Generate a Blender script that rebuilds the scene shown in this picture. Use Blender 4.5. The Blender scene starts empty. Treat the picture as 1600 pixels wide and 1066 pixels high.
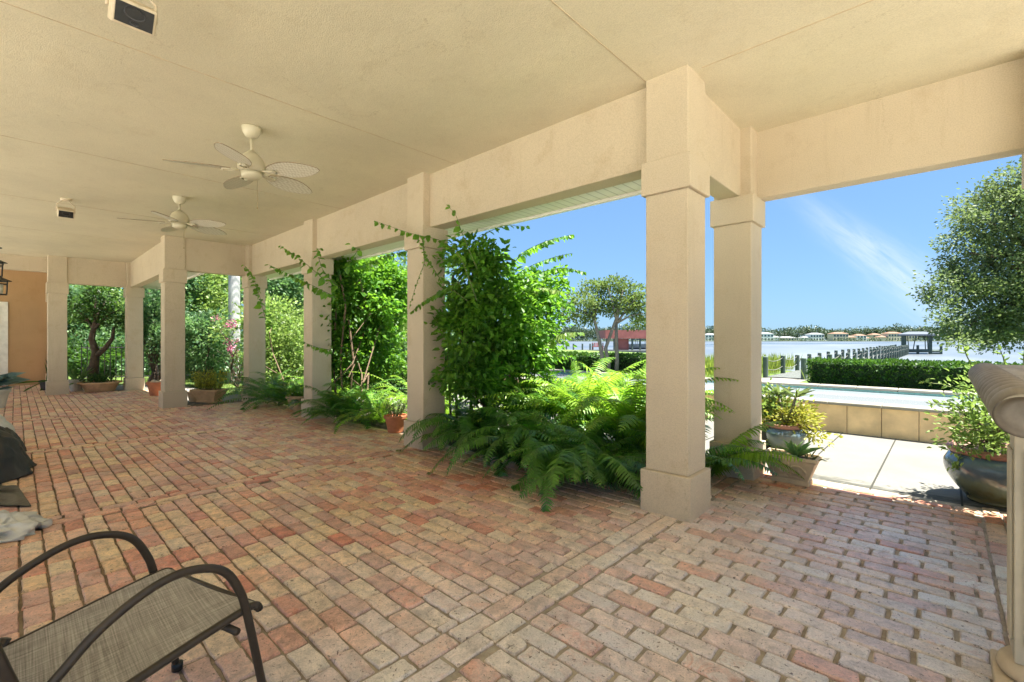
import bpy, math, random
import numpy as np
from mathutils import Vector, noise
rng = np.random.default_rng(7)
random.seed(7)
SC = bpy.context.scene
COL = SC.collection
R = math.radians
# ------------------------------------------------------------------ survey frame
FOC, HZ, EYE = 726.0, 531.0, 1.3
FW = np.array([-.683, .730, 0.0]); RT = np.array([.730, .683, 0.0])
def at(px, py, z):
    """world point seen at photo pixel (px,py) at depth z"""
    return FW*z + RT*((px-800)/FOC*z) + np.array([0, 0, EYE-(py-HZ)/FOC*z])
def ground(px, py, h=0.0):
    return at(px, py, FOC*(EYE-h)/(py-HZ))
def aty(px, py, y):
    t = (px-800)/FOC
    return at(px, py, y/(.730+.683*t))
# ------------------------------------------------------------------ node helpers
def mat(name):
    m = bpy.data.materials.new(name); m.use_nodes = True
    nt = m.node_tree; b = nt.nodes['Principled BSDF']
    return m, nt, b
def nd(nt, typ, **kw):
    n = nt.nodes.new(typ)
    for k, v in kw.items():
        if k.startswith('i_'):
            n.inputs[k[2:].replace('_', ' ')].default_value = v
        else: setattr(n, k, v)
    return n
def L(nt, a, b): nt.links.new(a, b)
def ramp(nt, fac, stops, interp='LINEAR'):
    r = nt.nodes.new('ShaderNodeValToRGB'); e = r.color_ramp; e.interpolation = interp
    while len(e.elements) < len(stops): e.elements.new(.5)
    for el, (p, c) in zip(e.elements, stops):
        el.position = p; el.color = (c[0], c[1], c[2], 1) if hasattr(c, '__len__') else (c, c, c, 1)
    L(nt, fac, r.inputs['Fac']); return r.outputs['Color']
def tex(nt, scale, detail=4, rough=.55, vec=None, dist=0, out='Fac'):
    n = nd(nt, 'ShaderNodeTexNoise'); n.inputs['Scale'].default_value = scale
    n.inputs['Detail'].default_value = detail; n.inputs['Roughness'].default_value = rough
    n.inputs['Distortion'].default_value = dist
    if vec is None: vec = coord(nt)
    L(nt, vec, n.inputs['Vector']); return n.outputs[out]
def coord(nt): 
    for n in nt.nodes:
        if n.type == 'NEW_GEOMETRY': return n.outputs['Position']
    return nd(nt, 'ShaderNodeNewGeometry').outputs['Position']
def island(nt):
    coord(nt)
    for n in nt.nodes:
        if n.type == 'NEW_GEOMETRY': return n.outputs['Random Per Island']
def mix(nt, fac, a, b, blend='MIX'):
    m = nd(nt, 'ShaderNodeMix', data_type='RGBA', blend_type=blend)
    for s, v in ((0, fac), (6, a), (7, b)):
        if hasattr(v, 'is_linked') or hasattr(v, 'links'): L(nt, v, m.inputs[s])
        elif s == 0: m.inputs[0].default_value = v
        else: m.inputs[s].default_value = (*v, 1)
    return m.outputs[2]
def math_(nt, op, a, b=None, c=None, clamp=False):
    m = nd(nt, 'ShaderNodeMath', operation=op, use_clamp=clamp)
    for i, v in enumerate((a, b, c)):
        if v is None: continue
        if hasattr(v, 'links'): L(nt, v, m.inputs[i])
        else: m.inputs[i].default_value = v
    return m.outputs[0]
def bump(nt, b, h, strength=.3, dist=.01, prev=None):
    n = nd(nt, 'ShaderNodeBump'); n.inputs['Strength'].default_value = strength; n.inputs['Distance'].default_value = dist
    L(nt, h, n.inputs['Height'])
    if prev: L(nt, prev, n.inputs['Normal'])
    L(nt, n.outputs[0], b.inputs['Normal']); return n.outputs[0]
def simple(name, c, rough=.6, var=.12, scale=8, bs=0.0, bscale=60, metal=0, spec=.5, bd=.004):
    m, nt, b = mat(name)
    c2 = tuple(x*(1-var) for x in c); c3 = tuple(min(1, x*(1+var)) for x in c)
    L(nt, ramp(nt, tex(nt, scale), [(.3, c2), (.7, c3)]), b.inputs['Base Color'])
    b.inputs['Roughness'].default_value = rough; b.inputs['Metallic'].default_value = metal
    b.inputs['Specular IOR Level'].default_value = spec
    if bs: bump(nt, b, tex(nt, bscale, 3), bs, bd)
    return m
def leafmat(name, cols, trans, tw=.45, rough=.45, spec=.35):
    """foliage: colour varies leaf by leaf, light passes through"""
    m, nt, b = mat(name)
    c = ramp(nt, island(nt), [(i/(len(cols)-1), x) for i, x in enumerate(cols)])
    n = ramp(nt, tex(nt, 2.2, 3), [(.35, .72), (.65, 1.25)])
    c = mix(nt, 1.0, c, n, 'MULTIPLY')
    L(nt, c, b.inputs['Base Color']); b.inputs['Roughness'].default_value = rough
    b.inputs['Specular IOR Level'].default_value = spec
    t = nd(nt, 'ShaderNodeBsdfTranslucent')
    tc = mix(nt, 1.0, trans, n, 'MULTIPLY'); L(nt, tc, t.inputs['Color'])
    s = nd(nt, 'ShaderNodeMixShader'); s.inputs[0].default_value = tw
    L(nt, b.outputs[0], s.inputs[1]); L(nt, t.outputs[0], s.inputs[2])
    o = [x for x in nt.nodes if x.type == 'OUTPUT_MATERIAL'][0]; L(nt, s.outputs[0], o.inputs['Surface'])
    return m
# ------------------------------------------------------------------ materials
def stucco(name, c, stain=.5, bs=.35):
    m, nt, b = mat(name)
    big = tex(nt, .7, 5, .6); med = tex(nt, 3.5, 5, .65); fine = tex(nt, 120, 2, .5)
    c0 = ramp(nt, big, [(.3, tuple(x*.9 for x in c)), (.7, tuple(min(1, x*1.06) for x in c))])
    st = ramp(nt, med, [(.55, 0.0), (.8, stain)])
    c1 = mix(nt, st, c0, (c[0]*.72, c[1]*.64, c[2]*.52))
    mpz = nd(nt, 'ShaderNodeMapping'); mpz.inputs['Scale'].default_value = (9, 9, .8); L(nt, coord(nt), mpz.inputs[0])
    c1 = mix(nt, ramp(nt, tex(nt, 1, 6, .7, vec=mpz.outputs[0]), [(.56, 0.0), (.74, stain*.55)]), c1, (c[0]*.66, c[1]*.60, c[2]*.48))
    sp = ramp(nt, tex(nt, 9, 2, .5), [(.76, 0.0), (.80, .3)])
    c2 = mix(nt, sp, c1, (c[0]*.5, c[1]*.42, c[2]*.32))
    vo = nd(nt, 'ShaderNodeTexVoronoi', feature='DISTANCE_TO_EDGE'); vo.inputs['Scale'].default_value = 1.1
    vm = nd(nt, 'ShaderNodeVectorMath', operation='ADD'); L(nt, coord(nt), vm.inputs[0]); L(nt, mix(nt, 1.0, tex(nt, 3, 5, .7, out='Color'), (.35, .35, .35), 'MULTIPLY'), vm.inputs[1]); L(nt, vm.outputs[0], vo.inputs['Vector'])
    ck = math_(nt, 'MULTIPLY', ramp(nt, vo.outputs['Distance'], [(.0, .30), (.0045, 0.0)]), ramp(nt, tex(nt, .9, 2), [(.52, 0.0), (.6, 1.0)]))
    c2 = mix(nt, ck, c2, (c[0]*.45, c[1]*.38, c[2]*.28))
    g = ramp(nt, fine, [(.35, .9), (.6, 1.04)])
    L(nt, mix(nt, 1.0, c2, g, 'MULTIPLY'), b.inputs['Base Color'])
    b.inputs['Roughness'].default_value = .85; b.inputs['Specular IOR Level'].default_value = .2
    n0 = bump(nt, b, tex(nt, 4, 3), .25, .02)
    bump(nt, b, fine, bs, .004, n0)
    return m
M = {}
M['ceil'] = stucco('ceiling_stucco', (.69, .62, .455), .3, .5)
M['col'] = stucco('column_stucco', (.58, .485, .355), .5, .35)
M['orange'] = stucco('orange_stucco', (.47, .30, .155), .45, .5)
M['seam'] = simple('seam_filler', (.55, .44, .29), .9)
M['whitewood'] = simple('white_paint', (.78, .76, .68), .5)
# soffit slats
m, nt, b = mat('soffit_boards')
w = nd(nt, 'ShaderNodeTexWave', wave_type='BANDS', bands_direction='X'); w.inputs['Scale'].default_value = 3.2
L(nt, coord(nt), w.inputs['Vector'])
L(nt, ramp(nt, w.outputs[0], [(.0, (.5, .48, .42)), (.08, (.78, .76, .68))]), b.inputs['Base Color'])
b.inputs['Roughness'].default_value = .5; M['soffit'] = m
# bricks
m, nt, b = mat('antique_brick')
pos = coord(nt); sx = nd(nt, 'ShaderNodeSeparateXYZ'); L(nt, pos, sx.inputs[0])
isl = island(nt)
# a second random number per brick
r2 = math_(nt, 'FRACT', math_(nt, 'MULTIPLY', isl, 57.31))
warm = ramp(nt, isl, [(0, (.40, .14, .09)), (.12, (.46, .20, .13)), (.30, (.50, .27, .17)), (.42, (.52, .33, .18)), (.56, (.53, .38, .22)), (.70, (.50, .36, .23)), (.84, (.46, .25, .18)), (1, (.36, .18, .13))])
pale = ramp(nt, isl, [(0, (.46, .24, .18)), (.08, (.46, .31, .25)), (.3, (.50, .38, .33)), (.5, (.52, .43, .38)), (.68, (.52, .45, .38)), (.85, (.46, .38, .36)), (1, (.44, .31, .27))])
red = ramp(nt, isl, [(0, (.34, .11, .05)), (.3, (.38, .16, .08)), (.55, (.40, .25, .13)), (.8, (.37, .18, .10)), (1, (.32, .12, .07))])
wob = math_(nt, 'MULTIPLY', math_(nt, 'SUBTRACT', tex(nt, .6, 3), .5), 2.2)
fx = nd(nt, 'ShaderNodeMapRange'); fx.inputs['From Min'].default_value = -3.0; fx.inputs['From Max'].default_value = -1.3
L(nt, math_(nt, 'ADD', sx.outputs[0], wob), fx.inputs['Value'])
c = mix(nt, fx.outputs[0], warm, pale)
# redder, cleaner bricks in the rain-washed outer edge courses
fy = nd(nt, 'ShaderNodeMapRange'); fy.inputs['From Min'].default_value = 3.9; fy.inputs['From Max'].default_value = 4.7
L(nt, math_(nt, 'ADD', sx.outputs[1], math_(nt, 'MULTIPLY', wob, .5)), fy.inputs['Value'])
c = mix(nt, fy.outputs[0], c, red)
fe = nd(nt, 'ShaderNodeMapRange'); fe.inputs['From Min'].default_value = 2.3; fe.inputs['From Max'].default_value = 3.5
L(nt, math_(nt, 'ADD', sx.outputs[1], wob), fe.inputs['Value'])
c = mix(nt, math_(nt, 'MULTIPLY', fe.outputs[0], .45), c, red)
blot = tex(nt, 14, 6, .7, dist=.6)
c = mix(nt, 1.0, c, ramp(nt, blot, [(.28, .52), (.5, 1.0), (.72, 1.4)]), 'MULTIPLY')
# lime bloom, its extra strength to the right painted in for bright sheen
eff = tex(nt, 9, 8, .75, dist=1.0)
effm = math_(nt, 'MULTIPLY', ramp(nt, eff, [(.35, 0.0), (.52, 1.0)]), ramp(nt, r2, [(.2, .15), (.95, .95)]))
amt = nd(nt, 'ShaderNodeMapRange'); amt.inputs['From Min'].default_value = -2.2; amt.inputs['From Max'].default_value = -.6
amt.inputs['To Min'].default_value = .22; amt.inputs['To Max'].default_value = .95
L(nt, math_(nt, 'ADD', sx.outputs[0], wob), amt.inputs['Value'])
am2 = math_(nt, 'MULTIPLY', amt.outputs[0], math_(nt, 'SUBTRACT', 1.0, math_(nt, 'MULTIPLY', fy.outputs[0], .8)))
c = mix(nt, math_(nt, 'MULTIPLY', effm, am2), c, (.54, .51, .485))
pit = math_(nt, 'MULTIPLY', ramp(nt, tex(nt, 55, 4, .7, dist=.6), [(.34, 0.0), (.39, 1.0)]), ramp(nt, tex(nt, 20, 7, .8, dist=2.5), [(.36, 0.0), (.40, 1.0)]))
c = mix(nt, 1.0, c, ramp(nt, tex(nt, 130, 4, .7), [(.3, .74), (.5, 1.0), (.7, 1.16)]), 'MULTIPLY')
c = mix(nt, pit, (.11, .07, .05), c)
c = mix(nt, 1.0, c, (1.50, 1.52, 1.52), 'MULTIPLY')
c = mix(nt, 1.0, c, ramp(nt, tex(nt, 1.1, 5, .65), [(.3, .80), (.5, 1.0), (.7, 1.12)]), 'MULTIPLY')
L(nt, c, b.inputs['Base Color'])
L(nt, ramp(nt, tex(nt, 3, 4), [(.3, .38), (.7, .62)]), b.inputs['Roughness'])
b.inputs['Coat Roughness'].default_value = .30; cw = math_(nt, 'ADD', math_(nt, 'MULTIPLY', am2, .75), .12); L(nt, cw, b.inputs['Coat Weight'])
b.inputs['Specular IOR Level'].default_value = .4
n1 = bump(nt, b, pit, .5, .004)
bump(nt, b, tex(nt, 34, 8, .78, dist=1.2), .9, .009, n1)
M['brick'] = m
m, nt, b = mat('mortar')
pos = coord(nt); sx = nd(nt, 'ShaderNodeSeparateXYZ'); L(nt, pos, sx.inputs[0])
fx = nd(nt, 'ShaderNodeMapRange'); fx.inputs['From Min'].default_value = -3.6; fx.inputs['From Max'].default_value = -1.2
L(nt, sx.outputs[0], fx.inputs['Value'])
dk = ramp(nt, tex(nt, 12, 6, .7), [(.35, (.13, .09, .06)), (.6, (.27, .20, .13))])
lt = ramp(nt, tex(nt, 12, 6, .7), [(.35, (.28, .23, .18)), (.6, (.46, .40, .32))])
L(nt, mix(nt, fx.outputs[0], dk, lt), b.inputs['Base Color']); b.inputs['Roughness'].default_value = .95
bump(nt, b, tex(nt, 90, 5, .7), .9, .01); M['mortar'] = m
# concrete deck
m, nt, b = mat('deck_concrete')
pos = coord(nt)
c = ramp(nt, tex(nt, 1.3, 6, .65), [(.3, (.132, .128, .108)), (.7, (.172, .165, .143))])
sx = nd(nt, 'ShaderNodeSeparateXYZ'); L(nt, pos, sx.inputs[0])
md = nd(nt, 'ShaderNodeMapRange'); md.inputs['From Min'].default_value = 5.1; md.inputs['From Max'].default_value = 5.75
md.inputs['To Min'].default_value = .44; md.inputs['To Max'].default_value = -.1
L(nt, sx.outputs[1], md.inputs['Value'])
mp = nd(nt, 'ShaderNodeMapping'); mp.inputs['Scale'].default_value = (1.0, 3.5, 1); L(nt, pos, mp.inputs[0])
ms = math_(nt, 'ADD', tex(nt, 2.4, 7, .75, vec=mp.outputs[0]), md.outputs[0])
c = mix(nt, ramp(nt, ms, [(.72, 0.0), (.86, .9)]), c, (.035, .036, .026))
c = mix(nt, 1.0, c, ramp(nt, tex(nt, 60, 3), [(.3, .93), (.7, 1.05)]), 'MULTIPLY')
L(nt, c, b.inputs['Base Color']); b.inputs['Roughness'].default_value = .8
bump(nt, b, tex(nt, 90, 4, .6), .3, .004); M['deck'] = m
M['terrace'] = simple('bounce_paving', (.80, .76, .66), .8, .05, 2)  # very pale, for the added ground that bounces sun onto the ceiling
M['joint'] = simple('deck_joint', (.03, .03, .022), .95)
M['panel'] = simple('tan_stone', (.80, .57, .30), .6, .22, 3.5, .15, 50)
M['coping'] = simple('cream_coping', (.27, .25, .20), .6, .12, 4, .2, 60)
M['tile'] = simple('green_tile', (.14, .32, .28), .25, .2, 20)
M['render'] = simple('pool_render', (.42, .60, .60), .7)
def water(name, c, rough, sc, bs, bd):
    m, nt, b = mat(name)
    b.inputs['Base Color'].default_value = (*c, 1); b.inputs['Roughness'].default_value = rough
    b.inputs['IOR'].default_value = 1.33; b.inputs['Specular IOR Level'].default_value = 1.0
    bump(nt, b, tex(nt, sc, 4, .6), bs, bd); return m
M['pool'] = water('pool_water', (.29, .32, .34), .06, 2.0, .05, .02)
M['lake'] = water('lake_water', (.13, .15, .165), .32, .9, .5, .12)
nt = M['lake'].node_tree; b = nt.nodes['Principled BSDF']; mpl = nd(nt, 'ShaderNodeMapping'); mpl.inputs['Scale'].default_value = (.02, .006, 1); mpl.inputs['Rotation'].default_value = (0, 0, .75); L(nt, coord(nt), mpl.inputs[0])
wn = tex(nt, 1, 7, .7, vec=mpl.outputs[0]); L(nt, ramp(nt, wn, [(.35, .2), (.65, .48)]), b.inputs['Roughness']); L(nt, ramp(nt, wn, [(.35, (.05, .065, .08)), (.65, (.13, .15, .165))]), b.inputs['Base Color'])
m, nt, b = mat('lawn_grass')
c = ramp(nt, tex(nt, .8, 5, .65), [(.3, (.06, .12, .015)), (.55, (.12, .19, .03)), (.75, (.22, .24, .07))])
c = mix(nt, 1.0, c, ramp(nt, tex(nt, 45, 3), [(.3, .6), (.7, 1.3)]), 'MULTIPLY')
L(nt, c, b.inputs['Base Color']); b.inputs['Roughness'].default_value = .9
bump(nt, b, tex(nt, 60, 4, .7), .8, .03); M['lawn'] = m
M['soil'] = simple('bed_soil', (.055, .038, .025), .95, .4, 14, .9, 30, bd=.03)
M['path'] = simple('pale_gravel', (.20, .19, .165), .9, .2, 12, .5, 70, bd=.01)
M['shore'] = simple('far_bank', (.10, .13, .06), .9, .3, .05)
# foliage
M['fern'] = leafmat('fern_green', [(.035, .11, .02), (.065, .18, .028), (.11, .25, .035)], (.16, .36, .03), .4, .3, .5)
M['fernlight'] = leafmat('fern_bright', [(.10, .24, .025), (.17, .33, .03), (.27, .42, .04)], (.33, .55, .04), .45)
M['vine'] = leafmat('vine_leaf', [(.03, .10, .015), (.07, .19, .022), (.14, .30, .03)], (.22, .45, .03), .45)
M['oak'] = leafmat('oak_leaf', [(.09, .13, .06), (.145, .19, .085), (.22, .27, .14)], (.20, .27, .08), .33, .6, .2)
M['bush'] = leafmat('bush_leaf', [(.03, .085, .04), (.075, .16, .065), (.18, .27, .12)], (.17, .32, .09), .38)
M['lime'] = leafmat('lime_leaf', [(.11, .20, .05), (.18, .28, .07), (.28, .36, .11)], (.30, .44, .09), .42)
M['dark'] = leafmat('dark_leaf', [(.012, .035, .01), (.03, .075, .015), (.06, .12, .025)], (.12, .26, .03), .35)
M['hedge'] = leafmat('hedge_leaf', [(.025, .08, .015), (.045, .12, .018), (.08, .17, .025)], (.10, .22, .02), .3)
M['sea'] = leafmat('young_tree_leaf', [(.06, .10, .03), (.10, .15, .045), (.16, .18, .06)], (.20, .30, .06), .35, .7, .1)
M['far'] = leafmat('far_leaf', [(.04, .07, .045), (.06, .095, .06), (.08, .115, .07)], (.1, .15, .06), .2)
M['pink'] = leafmat('pink_bract', [(.42, .06, .18), (.50, .14, .26), (.52, .26, .30)], (.5, .15, .28), .4)
M['aloe'] = leafmat('aloe_leaf', [(.10, .22, .06), (.18, .30, .10)], (.25, .45, .1), .3)
M['bluegrey'] = leafmat('blue_grey_leaf', [(.10, .18, .16), (.16, .25, .22)], (.15, .28, .2), .2)
M['yellowherb'] = leafmat('yellow_herb', [(.30, .31, .05), (.42, .40, .06), (.28, .33, .06)], (.42, .42, .05), .45)
M['herb'] = leafmat('grey_herb', [(.10, .15, .06), (.18, .22, .10)], (.3, .4, .12), .35)
M['dryleaf'] = leafmat('dry_leaf', [(.16, .09, .04), (.30, .20, .09), (.42, .36, .22)], (.2, .12, .04), .2)
M['grass'] = leafmat('tall_grass', [(.16, .22, .04), (.26, .32, .06), (.32, .34, .10)], (.4, .5, .08), .4)
M['innerhedge'] = simple('hedge_inside', (.02, .045, .012), .9, .4, 12)
M['bark'] = simple('dark_bark', (.085, .06, .042), .9, .35, 12, .8, 30, bd=.02)
M['palebark'] = simple('pale_bark', (.15, .135, .11), .85, .25, 9, .5, 30, bd=.01)
M['palm'] = simple('palm_trunk', (.46, .46, .44), .8, .22, 5, .3, 20, bd=.01)
M['stem'] = simple('green_stem', (.10, .14, .04), .7)
M['woodstem'] = simple('vine_stem', (.13, .085, .05), .85, .3, 20)
# objects
M['terra'] = simple('terracotta', (.46, .17, .08), .8, .18, 10, .3, 60)
M['terralight'] = simple('pale_terracotta', (.55, .36, .20), .85, .18, 8, .3, 60)
M['cast'] = simple('cast_stone', (.56, .45, .31), .85, .15, 9, .4, 50)
M['potwhite'] = simple('white_pot', (.62, .60, .52), .7)
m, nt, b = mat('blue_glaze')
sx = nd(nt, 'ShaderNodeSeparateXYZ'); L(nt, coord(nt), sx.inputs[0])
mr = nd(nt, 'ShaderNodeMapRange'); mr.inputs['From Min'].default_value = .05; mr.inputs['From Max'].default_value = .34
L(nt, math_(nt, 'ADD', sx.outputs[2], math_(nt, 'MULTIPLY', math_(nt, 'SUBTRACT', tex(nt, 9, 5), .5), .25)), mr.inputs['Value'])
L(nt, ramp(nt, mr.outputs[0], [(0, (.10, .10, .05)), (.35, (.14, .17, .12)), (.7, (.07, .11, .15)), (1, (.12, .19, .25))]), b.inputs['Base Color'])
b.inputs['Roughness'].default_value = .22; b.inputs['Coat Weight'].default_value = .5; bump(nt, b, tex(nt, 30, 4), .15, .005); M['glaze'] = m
M['rimglaze'] = simple('rust_rim', (.30, .14, .10), .5, .25, 20)
M['pebble'] = simple('potting_soil', (.07, .05, .035), .95, .4, 40, .8, 60)
M['frame'] = simple('bronze_frame', (.040, .031, .024), .42, .15, 30, metal=.3)
m, nt, b = mat('sling_fabric')
tc = nd(nt, 'ShaderNodeTexCoord')
mp = nd(nt, 'ShaderNodeMapping'); mp.inputs['Scale'].default_value = (6, 260, 20); L(nt, tc.outputs['Object'], mp.inputs[0])
mp2 = nd(nt, 'ShaderNodeMapping'); mp2.inputs['Scale'].default_value = (260, 6, 20); L(nt, tc.outputs['Object'], mp2.inputs[0])
a1 = tex(nt, 1, 2, .6, vec=mp.outputs[0]); a2 = tex(nt, 1, 2, .6, vec=mp2.outputs[0])
s = math_(nt, 'MULTIPLY', math_(nt, 'ADD', a1, a2), .5)
L(nt, ramp(nt, s, [(.34, (.16, .145, .13)), (.5, (.30, .275, .245)), (.66, (.46, .43, .39))]), b.inputs['Base Color'])
b.inputs['Roughness'].default_value = .75; bump(nt, b, s, .35, .002); M['sling'] = m
M['iron'] = simple('black_iron', (.012, .012, .012), .45, .2)
M['lampglass'] = simple('frosted_glass', (.62, .60, .52), .3)
M['fan'] = simple('fan_enamel', (.56, .50, .36), .4, .05)
M['brass'] = simple('chain_metal', (.35, .28, .16), .4, metal=.7)
m, nt, b = mat('wicker_blade')
tc = nd(nt, 'ShaderNodeTexCoord')
ck = nd(nt, 'ShaderNodeTexChecker'); ck.inputs['Scale'].default_value = 44; L(nt, tc.outputs['Object'], ck.inputs['Vector'])
ck.inputs['Color1'].default_value = (.68, .64, .53, 1); ck.inputs['Color2'].default_value = (.54, .49, .38, 1)
L(nt, ck.outputs[0], b.inputs['Base Color']); b.inputs['Roughness'].default_value = .6; M['wicker'] = m
M['bladerim'] = simple('blade_rim', (.30, .22, .13), .6)
M['spk'] = simple('speaker_case', (.60, .50, .36), .5, .12, 12)
M['grille'] = simple('black_grille', (.014, .014, .014), .5, .3, 30, .4, 300)
M['cone'] = simple('speaker_cone', (.03, .03, .035), .3)
M['darkbag'] = simple('dark_cover', (.035, .033, .028), .6, .35, 6, .3, 40, bd=.01)
M['blacksheet'] = simple('black_plastic', (.012, .012, .011), .28, .2, 6, .2, 30, bd=.01)
M['whitebag'] = simple('white_plastic', (.66, .66, .60), .35, .12, 6, .2, 30, bd=.01)
M['whitecloth'] = simple('pale_cloth', (.55, .54, .50), .8, .2, 5, .25, 160)
def stone(name, groove_shade):
    m, nt, b = mat(name)
    mp = nd(nt, 'ShaderNodeMapping'); mp.inputs['Scale'].default_value = (14, 2.2, 10); L(nt, coord(nt), mp.inputs[0])
    c = ramp(nt, tex(nt, 1, 6, .65, vec=mp.outputs[0], dist=.5), [(.3, (.29, .25, .20)), (.55, (.42, .375, .31)), (.75, (.54, .50, .43))])
    if groove_shade:   # groove shade and crest highlights of the carving, painted into the colour
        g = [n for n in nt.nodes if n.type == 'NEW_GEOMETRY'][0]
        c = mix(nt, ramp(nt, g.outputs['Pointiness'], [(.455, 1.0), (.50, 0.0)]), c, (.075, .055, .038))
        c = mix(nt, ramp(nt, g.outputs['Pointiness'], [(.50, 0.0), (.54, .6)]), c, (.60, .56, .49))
    L(nt, c, b.inputs['Base Color'])
    b.inputs['Roughness'].default_value = .6; bump(nt, b, tex(nt, 40, 4), .25, .005); return m
M['stone'] = stone('weathered_stone', False); M['ropestone'] = stone('groove_shaded_stone', True)
M['legstone'] = simple('leg_stone', (.50, .44, .33), .8, .12, 8, .2, 60)
M['dockwood'] = simple('treated_post', (.085, .115, .095), .85, .25, 3, .4, 20, bd=.01)
M['plank'] = simple('dock_planks', (.10, .11, .10), .85, .25, 6)
M['rope'] = simple('dock_rope', (.16, .16, .15), .8)
M['redwood'] = simple('red_boards', (.36, .115, .095), .75, .2, 1.5)
M['greyroof'] = simple('grey_roof', (.10, .115, .14), .5)
M['whitewall'] = simple('white_wall', (.80, .81, .80), .7)
M['tanwall'] = simple('tan_wall', (.66, .56, .42), .7)
M['tileroof'] = simple('clay_tile_roof', (.19, .105, .065), .8)
M['paleroof'] = simple('pale_roof', (.17, .18, .19), .7)
M['window'] = simple('window_glass', (.05, .08, .10), .1)
M['hull'] = simple('boat_hull', (.72, .72, .70), .3)
# ------------------------------------------------------------------ object helpers
def tag(o, label=None, cat=None, group=None, kind=None):
    for k, v in (('label', label), ('category', cat), ('group', group), ('kind', kind)):
        if v: o[k] = v
    return o
def thing(name, loc, label, cat, group=None, rz=0):
    o = bpy.data.objects.new(name, None); COL.objects.link(o)
    o.location = loc; o.rotation_euler = (0, 0, rz); o.empty_display_size = .1
    return tag(o, label, cat, group, 'thing')
def root_loc(p):
    while p.parent: p = p.parent
    return np.array(p.location)
class MB:
    def __init__(s): s.v = []; s.f = []; s.n = 0; s.mi = []
    def add(s, V, F, mi=0):
        V = np.asarray(V, float); s.v.append(V)
        for f in F: s.f.append(tuple(int(i)+s.n for i in f)); s.mi.append(mi)
        s.n += len(V); return s
    def box(s, x0, x1, y0, y1, z0, z1, mi=0):
        V = [(x, y, z) for z in (z0, z1) for y in (y0, y1) for x in (x0, x1)]
        return s.add(V, [(0, 2, 3, 1), (4, 5, 7, 6), (0, 1, 5, 4), (2, 6, 7, 3), (0, 4, 6, 2), (1, 3, 7, 5)], mi)
    def rbox(s, c, ax, ay, az, mi=0):
        c = np.array(c); V = [c+i*np.array(ax)+j*np.array(ay)+k*np.array(az) for k in (-1, 1) for j in (-1, 1) for i in (-1, 1)]
        return s.add(V, [(0, 2, 3, 1), (4, 5, 7, 6), (0, 1, 5, 4), (2, 6, 7, 3), (0, 4, 6, 2), (1, 3, 7, 5)], mi)
    def tube(s, pts, r, n=8, mi=0, flat=1.0, cap=True):
        P = np.array(pts, float); k = len(P)
        r = np.full(k, r) if np.isscalar(r) else np.array(r, float)
        T = np.gradient(P, axis=0); T /= np.linalg.norm(T, axis=1)[:, None]+1e-9
        up = np.array([0, 0, 1.]) if abs(T[0][2]) < .9 else np.array([1., 0, 0])
        V = []
        for i in range(k):
            a = np.cross(up, T[i]); a /= np.linalg.norm(a)+1e-9; b = np.cross(T[i], a); up = b
            for j in range(n):
                t = 2*math.pi*j/n; V.append(P[i]+r[i]*(math.cos(t)*a+flat*math.sin(t)*b))
        F = [(i*n+j, i*n+(j+1) % n, (i+1)*n+(j+1) % n, (i+1)*n+j) for i in range(k-1) for j in range(n)]
        if cap: F += [tuple(range(n-1, -1, -1)), tuple(range((k-1)*n, k*n))]
        return s.add(V, F, mi)
    def lathe(s, prof, c, n=24, mi=0, sq=0):
        V = []; c = np.array(c)
        for r, z in prof:
            for j in range(n):
                t = 2*math.pi*j/n; V.append(c+np.array([r*math.cos(t), r*math.sin(t), z]))
        k = len(prof)
        F = [(i*n+j, i*n+(j+1) % n, (i+1)*n+(j+1) % n, (i+1)*n+j) for i in range(k-1) for j in range(n)]
        F += [tuple(range(n-1, -1, -1)), tuple(range((k-1)*n, k*n))]
        return s.add(V, F, mi)
    def build(s, name, mats, parent=None, smooth=False, bevel=0):
        mats = mats if isinstance(mats, (list, tuple)) else [mats]
        V = np.concatenate(s.v)
        if parent is not None: V = V-root_loc(parent)
        me = bpy.data.meshes.new(name); me.from_pydata(V.tolist(), [], s.f)
        for m_ in mats: me.materials.append(M[m_])
        if len(mats) > 1: me.polygons.foreach_set('material_index', s.mi)
        if smooth: me.polygons.foreach_set('use_smooth', [True]*len(me.polygons))
        me.update(); o = bpy.data.objects.new(name, me); COL.objects.link(o)
        if parent is not None: o.parent = parent
        if bevel:
            b = o.modifiers.new('edge', 'BEVEL'); b.width = bevel; b.segments = 2; b.limit_method = 'ANGLE'
        return o
def arr_mesh(name, V, F, mt, parent=None, smooth=False):
    """fast path: V (N,3), F (K,q) arrays of quads or tris"""
    V = np.asarray(V, np.float32).reshape(-1, 3)
    if parent is not None: V = V-root_loc(parent).astype(np.float32)
    F = np.asarray(F, np.int32); k, q = F.shape
    me = bpy.data.meshes.new(name); me.vertices.add(len(V)); me.vertices.foreach_set('co', V.ravel())
    me.loops.add(k*q); me.loops.foreach_set('vertex_index', F.ravel())
    me.polygons.add(k); me.polygons.foreach_set('loop_start', np.arange(0, k*q, q, dtype=np.int32))
    me.polygons.foreach_set('loop_total', np.full(k, q, np.int32))
    me.polygons.foreach_set('use_smooth', np.full(k, smooth))
    me.materials.append(M[mt]); me.update(calc_edges=True); me.validate()
    o = bpy.data.objects.new(name, me); COL.objects.link(o)
    if parent is not None: o.parent = parent
    return o
def unit(a): return a/(np.linalg.norm(a, axis=-1, keepdims=True)+1e-9)
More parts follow.
